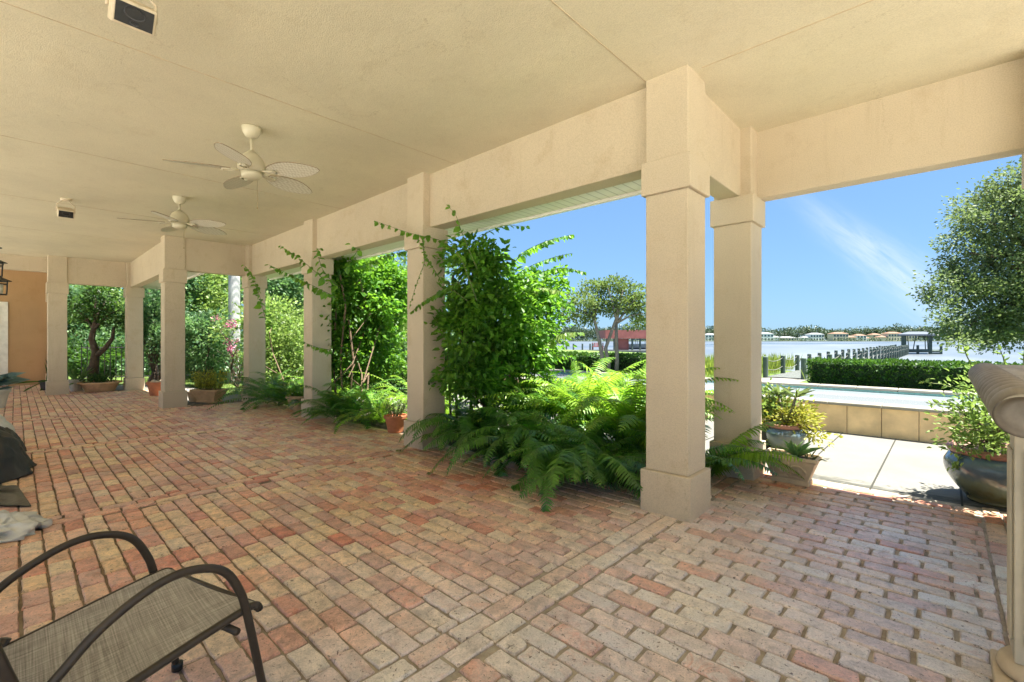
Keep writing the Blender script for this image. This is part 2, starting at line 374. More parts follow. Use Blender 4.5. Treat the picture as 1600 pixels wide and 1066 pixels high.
def leaves(P, D, Ls, wid=.5, fold=.25, hang=0.0):
    """six-point folded leaves: P base, D direction, Ls length -> V, F(quads)"""
    P = np.asarray(P); N = len(P); D = np.asarray(D)+np.array([0, 0, -hang]); D = unit(D)
    Ls = np.broadcast_to(np.asarray(Ls, float), (N,))[:, None]
    up = unit(rng.normal(size=(N, 3))*.6+np.array([0, 0, 1.]))
    S = unit(np.cross(D, up)); U = np.cross(S, D)
    w = wid*Ls*.5
    V = np.stack([P, P+D*Ls*.22+S*w*.9+U*w*fold, P+D*Ls*.6+S*w*.8+U*w*fold, P+D*Ls-U*Ls*.08,
                  P+D*Ls*.6-S*w*.8+U*w*fold, P+D*Ls*.22-S*w*.9+U*w*fold], 1)
    b = (np.arange(N)*6)[:, None]
    F = np.concatenate([b+np.array([0, 1, 2, 3]), b+np.array([0, 3, 4, 5])])
    return V.reshape(-1, 3), F
def diam(P, D, Ls, wid=.55):
    P = np.asarray(P); N = len(P); D = unit(np.asarray(D)); Ls = np.broadcast_to(np.asarray(Ls, float), (N,))[:, None]
    up = unit(rng.normal(size=(N, 3))+np.array([0, 0, 1.])); S = unit(np.cross(D, up))
    V = np.stack([P, P+D*Ls*.5+S*Ls*wid*.5, P+D*Ls, P+D*Ls*.5-S*Ls*wid*.5], 1)
    return V.reshape(-1, 3), (np.arange(N)*4)[:, None]+np.array([0, 1, 2, 3])
def join(parts):
    V = []; F = []; n = 0
    for v, f in parts: V.append(v); F.append(f+n); n += len(v)
    return np.concatenate(V), np.concatenate(F)
def cloud(blobs, nclump, nleaf, cr, Ls, shell=.55, fn=diam, **kw):
    """leaf clumps through the outer part of a set of ellipsoids (centre, radii)"""
    vol = np.array([b[1][0]*b[1][1]*b[1][2] for b in blobs])**.75; vol /= vol.sum()
    P = []; D = []
    for i in rng.choice(len(blobs), nclump, p=vol):
        c, r = np.array(blobs[i][0]), np.array(blobs[i][1])
        d = unit(rng.normal(size=3)); q = (shell+(1-shell)*rng.random()**.7)
        cc = c+d*r*q; k = max(4, int(nleaf*rng.uniform(.5, 1.5))); s = cr*rng.uniform(.6, 1.35)
        o = np.clip(rng.normal(size=(k, 3)), -1.7, 1.7)*s*np.array([1, 1, .6])
        P.append(cc+o); D.append(unit(o+d*s*.8)+rng.normal(size=(k, 3))*.5)
    P = np.concatenate(P); D = np.concatenate(D)
    return fn(P, D, Ls*rng.uniform(.6, 1.25, len(P)), **kw)
def limbs(mb, base, tips, r0, split=.45, n=7, wob=.08):
    base = np.array(base, float)
    for t in tips:
        t = np.array(t, float); k = 7; pts = []
        for i in range(k):
            u = i/(k-1); p = base*(1-u)+t*u; p = p+np.array([0, 0, .12*math.sin(math.pi*u)*np.linalg.norm(t-base)])
            p = p+rng.normal(size=3)*wob*np.linalg.norm(t-base)*.25*(0 < i < k-1); pts.append(p)
        mb.tube(pts, [r0*(1-.85*i/(k-1)) for i in range(k)], n)
def px_blob(px, py, z, rx, ry, rz=None):
    k = z/FOC; rz = rz if rz else rx*k
    return (at(px, py, z), (max(rx*k, rz*.8), max(rx*k, rz*.8), ry*k))
# ------------------------------------------------------------------ porch floor
def build_floor():
    mb_v = []; faces = []; mi = []; n = 0
    K = 18
    def brick(cx, cy, lx, ly):
        nonlocal n
        lx *= rng.uniform(.97, 1.0); ly *= rng.uniform(.955, 1.0)
        hx, hy = lx/2, ly/2; X = []; Y = []
        for sx_, sy_ in ((1, -1), (1, 1), (-1, 1), (-1, -1)):
            r = min(rng.uniform(.003, .009) if rng.random() > .10 else rng.uniform(.012, .024), hx*.6, hy*.6)
            cxx, cyy = sx_*(hx-r), sy_*(hy-r); st = {(1, -1): -90, (1, 1): 0, (-1, 1): 90, (-1, -1): 180}[(sx_, sy_)]
            for q in (0, 45, 90): X.append(cxx+r*math.cos(R(st+q))); Y.append(cyy+r*math.sin(R(st+q)))
            if sx_*sy_ > 0:
                for q in (.33, -.33): X.append(sx_*hx*q); Y.append(sy_*hy)
            else: X.append(sx_*hx); Y.append(0.0)
        X = np.array(X); Y = np.array(Y)
        X = X+rng.normal(size=K)*.0016; Y = Y+rng.normal(size=K)*.0019
        rot = rng.normal()*.008; X, Y = X*math.cos(rot)-Y*math.sin(rot), X*math.sin(rot)+Y*math.cos(rot)
        top = rng.normal()*.0016; tx, ty = rng.normal()*.012, rng.normal()*.02
        ins = rng.uniform(.003, .0065)
        fX = X*(1-2*ins/lx); fY = Y*(1-2*ins/ly)
        z0 = np.full(K, -.03); z1 = top-.006+tx*X+ty*Y; z2 = top+tx*fX+ty*fY+rng.normal(size=K)*.0006
        V = np.concatenate([np.stack([X+cx, Y+cy, z0], 1), np.stack([X+cx, Y+cy, z1], 1), np.stack([fX+cx, fY+cy, z2], 1), [[cx, cy, top+.0012]]])
        mb_v.append(V)
        for j in range(K):
            k = (j+1) % K
            faces.append((n+j, n+k, n+K+k, n+K+j)); faces.append((n+K+j, n+K+k, n+2*K+k, n+2*K+j)); faces.append((n+2*K+j, n+2*K+k, n+3*K))
        mi.extend([0]*(3*K)); n += 3*K+1
    BX, BY = .210, .1065
    bands = [-19.6, -15.55, -10.88, -7.74, -4.70, -1.525, .30, 2.6]
    def ymax(x): 
        if x > -1.62: return 5.09
        if x > -10.9: return 3.70
        if x > -15.5: return 2.36
        return 1.25
    for bi in range(len(bands)-1):
        x0, x1 = bands[bi]+.11, bands[bi+1]-.11
        xm = (x0+x1)/2; top = ymax(xm)
        k = 0; y = -1.9 if x0 > -9 else -1.2
        right = x0 > -1.6; BX = .236 if right else .210; gx, gy = (.014, .0095) if right else (.011, .0095)
        while y+BY <= top+.01:
            off = (k % 2)*BX*.5+rng.normal()*(.012 if right else .03)-.02; x = x0-off
            while x < x1-.02:
                a = max(x, x0); b = min(x+BX, x1)
                if b-a > .035: brick((a+b)/2, y+BY/2, b-a-gx, BY-gy)
                x += BX
            y += BY; k += 1
        # the double band of stretchers that closes the bay
        bx = bands[bi+1]; top2 = max(ymax(bx-.2), ymax(bx+.2)); top2 = top2 if bi > 3 else top
        for s in (-1, 1):
            y = -1.9-(.11 if s > 0 else 0)
            while y+.214 <= top2+.12:
                brick(bx+s*.053, y+.107, .097, .203); y += .214
    V = np.concatenate(mb_v)
    mv = [(-21, -2.2), (3, -2.2), (3, 5.14), (-1.7, 5.14), (-1.7, 3.74), (-11.1, 3.74), (-11.1, 2.40), (-15.7, 2.40), (-15.7, 1.3), (-21, 1.3)]
    bot = [(x, y, -.011) for x, y in mv]; low = [(x, y, -.12) for x, y in mv]; q = len(mv)
    V = np.concatenate([V, bot, low]); faces.append(tuple(range(n, n+q))); mi.append(1)
    for j in range(q): k = (j+1) % q; faces.append((n+q+j, n+q+k, n+k, n+j)); mi.append(1)
    me = bpy.data.meshes.new('brick_floor'); me.from_pydata(V.tolist(), [], faces)
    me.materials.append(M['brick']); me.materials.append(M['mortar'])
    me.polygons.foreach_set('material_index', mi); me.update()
    o = bpy.data.objects.new('brick_floor', me); COL.objects.link(o)
    tag(o, 'worn antique brick paving of the porch floor', 'floor', kind='structure')
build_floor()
# ------------------------------------------------------------------ land, water
def sheet(name, poly, z, mt, label, cat, thick=0, kind='structure'):
    mb = MB(); q = len(poly); V = [(x, y, z) for x, y in poly]
    F = [tuple(range(q))]
    if thick: V += [(x, y, z-thick) for x, y in poly]; F += [(q+j, q+(j+1) % q, (j+1) % q, j) for j in range(q)]
    mb.add(V, F); o = mb.build(name, mt); return tag(o, label, cat, kind=kind)
sheet('lawn', [(-160, -80), (70, -80), (70, 24), (20, 22), (-3, 22), (-7, 23.6), (-12, 30), (-18, 42), (-40, 52), (-160, 60)], -.035, 'lawn', 'short green lawn around the porch', 'lawn', 2)
sheet('lake_water', [(-3000, -200), (1500, -200), (1500, 3000), (-3000, 3000)], -.5, 'lake', 'pale calm lake water reaching the far shore', 'water')
def farpt(px, z): p = at(px, 531, z); return (p[0], p[1])
sheet('far_shore', [farpt(-900, 480), farpt(700, 495), farpt(1100, 505), farpt(1440, 500), farpt(2400, 480), farpt(2400, 900), farpt(-900, 900)], -.1, 'shore', 'low far bank across the lake', 'terrain', 1)
sheet('pool_deck', [(-9.2, 5.09), (6, 5.09), (6, 8.0), (-9.2, 8.0)], -.012, 'deck', 'pale concrete deck between porch and pool', 'deck', .1)
mb = MB()
for x in (-2.3, -1.68, -1.07, -.49, .09, .7, 1.3): mb.box(x-.007, x+.007, 5.1, 7.95, -.0118, -.008)
tag(mb.build('deck_joints_surface', 'joint'), 'dark joints between the deck slabs', 'deck', kind='structure')
mb = MB()
N = 60
xs = np.linspace(-11.0, -1.66, N); ys = np.linspace(3.7, 5.12, 14)
V = [(x, y, -.012+.05*(noise.noise(Vector((x*3, y*3, 0)))+.6)*min(1, (y-3.7)*6)*min(1, (5.12-y)*8)) for y in ys for x in xs]
mb.add(V, [(j*N+i, j*N+i+1, (j+1)*N+i+1, (j+1)*N+i) for j in range(13) for i in range(N-1)])
tag(mb.build('planting_bed_ground', 'soil', smooth=True), 'dark mulch of the planting bed behind the ferns', 'soil', kind='structure')
sheet('garden_path', [(-17.5, 1.26), (-15.72, 1.26), (-15.72, 2.4), (-11.1, 2.4), (-11.1, 5.4), (-12.2, 5.4), (-12.6, 3.4), (-17.5, 3.3)], -.022, 'path', 'pale gravel strip along the porch edge', 'path')
sheet('bounce_terrace', [(-22, -26), (26, -26), (26, 8.0), (6.1, 8.0), (6.1, 5.08), (3.1, 5.08), (3.1, -2.25), (-22, -2.25)], -.018, 'terrace', 'pale terrace around the open side of the porch', 'terrace')  # unseen paving added as a sunlight reflector for the porch
sheet('dock_path', [(-4.7, 11.2), (-3.3, 11.2), (-3.35, 18.0), (-4.7, 18.0)], -.022, 'path', 'pale path leading to the dock', 'path')
# ------------------------------------------------------------------ ceiling, roof, beams, columns
CZ = 3.285
mb = MB()
mb.box(-11.0, -1.5, -3.6, 3.62, CZ, 3.6); mb.box(-1.5, 3.2, -3.6, 5.45, CZ, 3.6)
mb.box(-15.7, -11.0, -3.6, 2.25, CZ, 3.6); mb.box(-22, -15.7, -3.6, 1.15, CZ, 3.6)
for x, y1 in ((-1.69, 3.31), (-4.05, 3.39), (-6.7, 3.39), (-9.4, 3.39), (-12.0, 2.0), (.95, 4.8)):
    mb.box(x-.003, x+.003, -3.5, y1, CZ-.003, CZ+.01, 1)
for y, x0, x1 in ((3.42, -1.3, 3.1), (1.15, -8, 3.1)): 
    if y > 3: mb.box(x0, x1, y-.004, y+.004, CZ-.0035, CZ+.01, 1)
tag(mb.build('ceiling', ['ceil', 'seam']), 'cream stucco porch ceiling', 'ceiling', kind='structure')
def eave(x0, x1, y0, y1, label):
    t = thing('roof_eave', ((x0+x1)/2, (y0+y1)/2, 2.72), label, 'eave', 'eaves outside the porch beams')
    m_ = MB(); m_.box(x0, x1, y0, y1, 2.72, 2.76); m_.build('soffit', 'soffit', t)
    m_ = MB(); m_.box(x0-.002, x1+.002, y0+.002, y1-.03, 2.761, 3.55); m_.build('roof_body', 'whitewood', t)
    m_ = MB(); m_.box(x0-.03, x1+.03, y1-.028, y1+.012, 2.69, 2.86); m_.build('fascia', 'whitewood', t)
eave(-11.5, -1.75, 3.63, 4.08, 'long white slatted eave above the ferns and vines')
eave(-11.54, -11.06, 2.27, 2.7, 'short white eave piece at the inner corner of the far columns')  # filler eave added to keep a sun patch off the bricks
eave(-16.2, -11.57, 2.26, 2.72, 'white eave beyond the far columns by the garden')
def beam(x0, x1, y0, y1, label, z0=2.65):
    t = thing('porch_beam', ((x0+x1)/2, (y0+y1)/2, z0), label, 'beam', 'stucco beams of the porch')
    m_ = MB(); m_.box(x0, x1, y0, y1, z0, CZ+.015); o = m_.build('beam_box', 'col', t, bevel=.008)
beam(-10.8, -1.5, 3.395, 3.60, 'long cream beam running over the vine-covered columns')
beam(-1.62, -1.42, 3.5, 4.78, 'short cream beam joining the big column to the one behind it')
beam(-1.44, 3.1, 4.85, 5.02, 'cream beam above the pool view at right')
beam(-11.0, -10.85, 2.12, 3.45, 'short far beam between the corner column and the fern column')
beam(-15.4, -10.95, 2.02, 2.2, 'far beam between the terracotta pot and the corner column')
beam(-15.6, -15.42, .7, 2.1, 'far beam above the bowl planter')
beam(-19.2, -15.5, .7, .86, 'beam running from the last column to the orange wall')
beam(-16.1, -15.95, -3.4, .65, 'shallow beam in front of the orange wall', 2.94)
def column(mx, my, label, w=.39, hidden=False):
    t = thing('porch_column', (mx-w/2, my+w/2, 0), label, 'column', 'square stucco porch columns')
    x0, x1, y0, y1 = mx-w, mx, my, my+w; i = .03
    m_ = MB(); m_.box(x0, x1, y0, y1, -.02, .31); m_.build('base', 'col', t, bevel=.006)
    m_ = MB(); m_.box(x0+i, x1-i, y0+i, y1-i, .31, 2.4); m_.build('shaft', 'col', t, bevel=.008)
    m_ = MB(); m_.box(x0+.004, x1-.004, y0+.004, y1-.004, 2.4, 2.652); m_.build('capital', 'col', t, bevel=.006)
    m_ = MB(); m_.box(x0+i, x1-i, y0+i, y1-i, 2.652, CZ+.01); m_.build('upper_shaft', 'col', t, bevel=.008)
column(-1.33, 3.28, 'big cream column nearest the camera, ferns against its left side')
column(-4.50, 3.27, 'cream column with vine tendrils crossing it and a small clay pot beside it')
column(-7.56, 3.29, 'cream column with ferns at its foot and a pale bowl pot at its left')
column(-10.62, 3.30, 'cream column half hidden by ferns beside the lime green shrub')
column(-10.80, 1.90, 'cream corner column between the orange pot and the yellow plant trough')
column(-15.28, 1.92, 'far cream column on the lawn edge, left of the orange pot')
column(-15.36, .49, 'far cream column left of the bowl planter')
column(-19.0, .60, 'narrow pale column at the edge of the orange wall')
column(-1.296, 4.637, 'cream column behind the big one, by the scroll trough planter', .40)
column(.785, 4.64, 'cream column at the far right edge behind the stone table')
# orange house wall with door
t = thing('house_wall', (-19.3, -1.6, 0), 'orange stucco house wall at the end of the porch', 'wall')
m_ = MB(); m_.box(-19.5, -19.25, -3.6, .72, -.03, CZ+.01); m_.build('wall_face', 'orange', t)
d = MB(); d.box(-19.25, -19.22, -1.15, -.14, .02, 2.36); dr = d.build('door', 'whitewood', t, bevel=.004)
d = MB(); d.box(-19.22, -19.205, -1.0, -.3, .25, 1.0); d.box(-19.22, -19.205, -1.0, -.3, 1.15, 2.15); d.build('door_panel', 'whitewood', dr, bevel=.004)
d = MB(); d.tube([(-19.22, -1.08, 1.0), (-19.16, -1.08, 1.0), (-19.16, -1.0, 1.0)], .011); d.build('handle', 'brass', dr)
# ------------------------------------------------------------------ ceiling fans, speakers, lanterns
def fan(loc, label, rz, dz=.40):
    t = thing('ceiling_fan', (loc[0], loc[1], CZ), label, 'fan', 'white wicker-blade ceiling fans')
    c = np.array([loc[0], loc[1], 0])
    hb = CZ-dz
    m_ = MB(); m_.lathe([(.03, CZ-.10), (.055, CZ-.085), (.075, CZ-.05), (.082, CZ-.01), (.082, CZ-.001)], c, 24); m_.build('canopy', 'fan', t, True)
    m_ = MB(); m_.lathe([(.013, hb+.1), (.013, CZ-.09)], c, 12); m_.build('downrod', 'fan', t, True)
    m_ = MB(); m_.lathe([(.05, hb-.02), (.11, hb-.01), (.12, hb+.02), (.115, hb+.07), (.09, hb+.12), (.045, hb+.16), (.02, hb+.18)], c, 28); m_.build('motor', 'fan', t, True)
    m_ = MB(); m_.lathe([(.02, hb-.085), (.06, hb-.08), (.085, hb-.06), (.09, hb-.022)], c, 24); m_.build('switch_cup', 'fan', t, True)
    m_ = MB(); m_.tube([c+(.0, .05, hb-.08), c+(.0, .05, hb-.33)], .0025, 5); m_.lathe([(.003, hb-.355), (.008, hb-.345), (.003, hb-.33)], c+(0, .05, 0), 8); m_.build('pull_chain', 'brass', t)
    for k in range(5):
        a = rz+k*2*math.pi/5; dx = np.array([math.cos(a), math.sin(a), 0]); dy = np.array([-math.sin(a), math.cos(a), 0])
        pt = math.tan(R(13))
        K = 15; mid = []; V = []; 
        for i in range(K):
            u = i/(K-1); w = .118*math.sin(math.pi*min(1, u*.93+.05))**.62*(1.0 if u < .5 else 1-.25*(u-.5)); r = .17+.50*u
            for s in (-1, 1): V.append(c+dx*r+dy*s*w+np.array([0, 0, hb-.012+-s*w*pt-.015*u]))
        n = len(V); V2 = [v+(0, 0, .006) for v in V]
        m_ = MB(); F = []
        for i in range(K-1):
            F.append((2*i, 2*i+2, 2*i+3, 2*i+1)); F.append((n+2*i, n+2*i+1, n+2*i+3, n+2*i+2))
            F.append((2*i, n+2*i, n+2*i+2, 2*i+2)); F.append((2*i+1, 2*i+3, n+2*i+3, n+2*i+1))
        m_.add(V+V2, F); bl = m_.build('blade', 'wicker', t)
        m_ = MB(); ring = [V[2*i]+np.array((0, 0, .003)) for i in range(K)]+[V[2*i+1]+np.array((0, 0, .003)) for i in range(K-1, -1, -1)]
        m_.tube(ring+[ring[0]], .0036, 5, cap=False); m_.build('blade_rim', 'bladerim', bl)
        m_ = MB(); m_.tube([c+dx*.09+(0, 0, hb-.005), c+dx*.15+dy*.02+(0, 0, hb-.024), c+dx*.22+dy*.03+(0, 0, hb-.026), c+dx*.24+(0, 0, hb-.027)], .008, 6)
        m_.tube([c+dx*.09+(0, 0, hb-.005), c+dx*.15-dy*.02+(0, 0, hb-.024), c+dx*.22-dy*.03+(0, 0, hb-.03), c+dx*.24+(0, 0, hb-.027)], .008, 6); m_.build('blade_arm', 'fan', bl, True)
# blade azimuth: -8.7 deg off the image-right axis, measured in (right, forward)
def az(deg):
    v = RT*math.cos(R(deg))+FW*math.sin(R(deg)); return math.atan2(v[1], v[0])
fan((-4.75, 1.51), 'white wicker-blade ceiling fan, the larger and nearer one', az(-8))
fan((-7.79, 1.56), 'white wicker-blade ceiling fan, the smaller one farther down the porch', az(-5), .36)
def speaker(loc, label, yaw, k=1.0):
    t = thing('ceiling_speaker', (loc[0], loc[1], CZ), label, 'speaker', 'cream box speakers under the ceiling')
    c = np.array([loc[0], loc[1], CZ-.19]); f = np.array([math.cos(yaw)*.82, math.sin(yaw)*.82, -.57]); f /= np.linalg.norm(f)
    s = np.array([-math.sin(yaw), math.cos(yaw), 0]); u = np.cross(f, s); u = -u if u[2] < 0 else u
    m_ = MB(); W, H, Dp = .125*k, .085*k, .09*k
    sec = [(-W, -H), (W, -H), (W, H), (-W, H)]
    bk = [(-W*.62, -H*.7), (W*.62, -H*.7), (W*.62, H*.8), (-W*.62, H*.8)]
    V = [c+f*Dp+s*a+u*b for a, b in sec]+[c-f*Dp*.2+s*a*1.03+u*b*1.03 for a, b in sec]+[c-f*Dp*1.2+s*a+u*b for a, b in bk]
    m_.add(V, [(0, 1, 2, 3), (11, 10, 9, 8)]+[(i, 4+i, 4+(i+1) % 4, (i+1) % 4) for i in range(4)]+[(4+i, 8+i, 8+(i+1) % 4, 4+(i+1) % 4) for i in range(4)])
    body = m_.build('body', 'spk', t, bevel=.012)
    m_ = MB(); m_.rbox(c+f*(Dp+.003), s*W*.84, u*H*.76, f*.004); g = m_.build('grille', 'grille', body)
    m_ = MB()
    for (a, b, r) in ((0, .018, .05), (0, -.042, .02)):
        q = [c+f*(Dp+.009)+s*(a+r*1.15*math.cos(x))*k+u*(b+r*.75*math.sin(x))*k for x in np.linspace(0, 2*math.pi, 21)]; m_.tube(q, .0045*k, 6, cap=False)
    m_.build('cone', 'cone', body)
    m_ = MB(); m_.tube([c+s*W*1.08, c+s*W*1.08+(0, 0, .10), c+s*.03+(0, 0, .165), c-s*.03+(0, 0, .165), c-s*W*1.08+(0, 0, .10), c-s*W*1.08], .011*k, 6)
    m_.lathe([(.055, -.035+.2), (.06, .198)], c, 16); m_.build('bracket', 'spk', t, True)
speaker((-3.28, .44), 'cream speaker with black grille, the large near one under the ceiling', R(2), .78)
speaker((-9.07, .485), 'small far cream speaker under the ceiling beyond the fans', R(0), .70)
def lantern(p, label, sc=1.0):
    t = thing('hanging_lantern', (p[0], p[1], CZ), label, 'lantern', 'black lanterns at the left end of the porch')
    c = np.array(p, float); w = .12*sc; h = .30*sc
    m_ = MB()
    for a in (-1, 1):
        for b in (-1, 1): m_.tube([c+(a*w, b*w, 0), c+(a*w*1.12, b*w*1.12, h)], .011*sc, 4)
    for z, ww in ((0, w*1.05), (h*.78, w*1.12), (h, w*1.2)):
        m_.tube([c+(ww, ww, z), c+(ww, -ww, z), c+(-ww, -ww, z), c+(-ww, ww, z), c+(ww, ww, z)], .010*sc, 4, cap=False)
    m_.build('cage', 'iron', t)
    m_ = MB(); m_.lathe([(w*1.75, h), (w*1.7, h+.012), (w*.7, h+.07*sc), (w*.25, h+.10*sc), (.01, h+.12*sc)], c, 4); m_.build('lantern_top', 'iron', t)
    m_ = MB(); m_.tube([c+(0, 0, h+.1*sc), (c[0], c[1], CZ)], .006, 6); m_.lathe([(.05, CZ-.02-c[2]), (.05, CZ-c[2]-.001)], c, 12); m_.build('chain', 'iron', t)
    m_ = MB(); m_.lathe([(w*.55, .02), (w*.6, h*.75)], c, 12); m_.build('glass_shade', 'lampglass', t, True)
p1 = at(-10, 432, 8.6); lantern(p1, 'upper black hanging lantern cut off at the left edge', .85)
p2 = at(-2, 460, 10.0); lantern(p2, 'lower black hanging lantern showing its pale glass', .95)
# ------------------------------------------------------------------ ferns
def frond(base, az_, el, Ln, bend, pl, npair=30, roll=0.0):
    """one arching fern frond: rachis points and pinna mesh"""
    k = npair+1; u = np.linspace(0, 1, k)
    e = el-bend*u**1.25
    ds = Ln/npair
    h = np.array([math.cos(az_), math.sin(az_), 0]); side = np.array([-math.sin(az_), math.cos(az_), 0])
    side_w = side*math.cos(roll)+np.array([0, 0, 1])*math.sin(roll)
    T = h[None]*np.cos(e)[:, None]+np.array([0, 0, 1.])[None]*np.sin(e)[:, None]
    curl = rng.normal()*.25; T = T+side[None]*(curl*u**2)[:, None]; T = unit(T)
    P = np.array(base)+np.concatenate([[[0, 0, 0]], np.cumsum(T[:-1]*ds, 0)])
    # keep the tips on top of the paving
    P[:, 2] = np.maximum(P[:, 2], .022+.01*np.sin(u*9))
    prof = np.clip(np.sin(np.pi*np.clip(u*.90+.10, 0, 1))**.55, .04, 1)*pl
    prof[u < .12] *= .0
    i = np.where(prof > 0)[0]
    Nn = unit(np.cross(T, side_w))
    out = []
    for s in (-1, 1):
        D = unit(s*side_w[None]+T[i]*.30-Nn[i]*0-np.array([0, 0, .22])*rng.uniform(.4, 1.6, (len(i), 1))+rng.normal(size=(len(i), 3))*.06)
        l = (prof[i]*rng.uniform(.88, 1.08, len(i)))[:, None]; w = np.minimum(ds*.42, .012)
        A = P[i]; mid = A+D*l*.5
        end = A+D*l+np.array([0, 0, -1.])*l*.16
        t_ = T[i]
        V = np.stack([A-t_*w, mid-t_*w*.85, end, mid+t_*w*.85, A+t_*w], 1).reshape(-1, 3)
        out.append((V, (np.arange(len(i))*5)[:, None]))
    V = np.concatenate([out[0][0], out[1][0]]); b = np.concatenate([out[0][1], out[1][1]+len(out[0][0])])
    Fq = b+np.array([0, 1, 3, 4]); Ft = b+np.array([1, 2, 3, 3])
    return P, V, Fq, Ft
def fern(x, y, label, n=24, Ln=.8, dirs=None, mt='fern', z=.02, group='big ferns in the bed behind the columns', name='fern', elr=(25, 80), npair=30, pl=.095, parent=None, bd=(70, 125)):
    t = parent or thing(name, (x, y, z), label, 'fern', group)
    VV = []; FQ = []; FT = []; nn = 0; mb = MB()
    for i in range(n):
        if dirs: a = R(rng.uniform(*dirs))
        else: a = 2*math.pi*(i+rng.uniform(-.3, .3))/n
        el = R(rng.uniform(*elr)); l = Ln*rng.uniform(.75, 1.15)
        P, V, q, tr = frond((x+rng.normal()*.03, y+rng.normal()*.03, z), a, el, l, R(rng.uniform(*bd))*(.6+.4*el/1.3), pl*rng.uniform(.8, 1.15)*min(1, .55+l*.55), npair, rng.normal()*.25)
        VV.append(V); FQ.append(q+nn); FT.append(tr[:, :3]+nn); nn += len(V)
        mb.tube(P[::3], [.0042*(1-.75*j/len(P[::3])) for j in range(len(P[::3]))], 4, cap=False)
    V = np.concatenate(VV)-root_loc(t); FQ = np.concatenate(FQ); FT = np.concatenate(FT)
    me = bpy.data.meshes.new('fronds'); me.vertices.add(len(V)); me.vertices.foreach_set('co', V.astype(np.float32).ravel())
    nq, ntr = len(FQ), len(FT)
    me.loops.add(nq*4+ntr*3); me.loops.foreach_set('vertex_index', np.concatenate([FQ.ravel(), FT.ravel()]).astype(np.int32))
    me.polygons.add(nq+ntr)
    me.polygons.foreach_set('loop_start', np.concatenate([np.arange(nq)*4, nq*4+np.arange(ntr)*3]).astype(np.int32))
    me.polygons.foreach_set('loop_total', np.concatenate([np.full(nq, 4), np.full(ntr, 3)]).astype(np.int32))
    me.materials.append(M[mt]); me.update(calc_edges=True)
    o = bpy.data.objects.new('fronds', me); COL.objects.link(o); o.parent = t
    mb.build('stems', 'stem', t)
    return t
# between the big column and the vine column
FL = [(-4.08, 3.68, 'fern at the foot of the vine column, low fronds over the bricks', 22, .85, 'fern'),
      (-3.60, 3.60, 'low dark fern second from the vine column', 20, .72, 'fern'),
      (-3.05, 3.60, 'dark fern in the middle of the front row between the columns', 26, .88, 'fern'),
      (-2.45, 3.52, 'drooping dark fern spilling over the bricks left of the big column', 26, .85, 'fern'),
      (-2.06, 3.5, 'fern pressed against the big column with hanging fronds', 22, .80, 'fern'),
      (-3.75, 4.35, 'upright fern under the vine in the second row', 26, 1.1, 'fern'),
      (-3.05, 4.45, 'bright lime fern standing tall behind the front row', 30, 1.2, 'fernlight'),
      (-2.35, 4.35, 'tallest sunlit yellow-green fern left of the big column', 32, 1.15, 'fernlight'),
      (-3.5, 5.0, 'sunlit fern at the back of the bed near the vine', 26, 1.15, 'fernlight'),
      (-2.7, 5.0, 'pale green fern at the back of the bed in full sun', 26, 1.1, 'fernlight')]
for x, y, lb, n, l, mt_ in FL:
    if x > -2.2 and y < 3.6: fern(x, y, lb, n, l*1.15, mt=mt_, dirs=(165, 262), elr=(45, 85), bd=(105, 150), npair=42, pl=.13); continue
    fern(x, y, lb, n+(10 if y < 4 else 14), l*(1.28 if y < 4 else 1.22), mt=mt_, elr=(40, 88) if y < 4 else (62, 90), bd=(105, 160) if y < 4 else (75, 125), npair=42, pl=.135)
fern(-1.74, 4.15, 'fern between the big column and the one behind, fronds reaching to the planter', 18, .85, elr=(45, 85), npair=36, pl=.12)
fern(-1.62, 4.35, 'bright fern spreading right from behind the big column', 9, .85, dirs=(-40, 50), mt='fernlight', elr=(45, 75), npair=36, pl=.12)
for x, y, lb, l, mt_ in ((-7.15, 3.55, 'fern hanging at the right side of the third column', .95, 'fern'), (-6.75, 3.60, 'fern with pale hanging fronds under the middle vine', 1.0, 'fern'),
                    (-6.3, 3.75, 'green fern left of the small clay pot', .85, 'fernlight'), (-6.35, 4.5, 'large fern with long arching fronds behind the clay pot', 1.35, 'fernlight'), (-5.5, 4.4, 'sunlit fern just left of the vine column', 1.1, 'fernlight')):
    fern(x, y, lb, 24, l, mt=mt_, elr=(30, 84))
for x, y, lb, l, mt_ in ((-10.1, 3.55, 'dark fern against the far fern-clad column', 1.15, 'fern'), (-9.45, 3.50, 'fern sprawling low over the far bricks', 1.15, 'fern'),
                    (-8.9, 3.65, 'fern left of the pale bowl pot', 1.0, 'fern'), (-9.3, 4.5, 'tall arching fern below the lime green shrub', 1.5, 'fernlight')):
    fern(x, y, lb, 26, l, mt=mt_, elr=(25, 84))
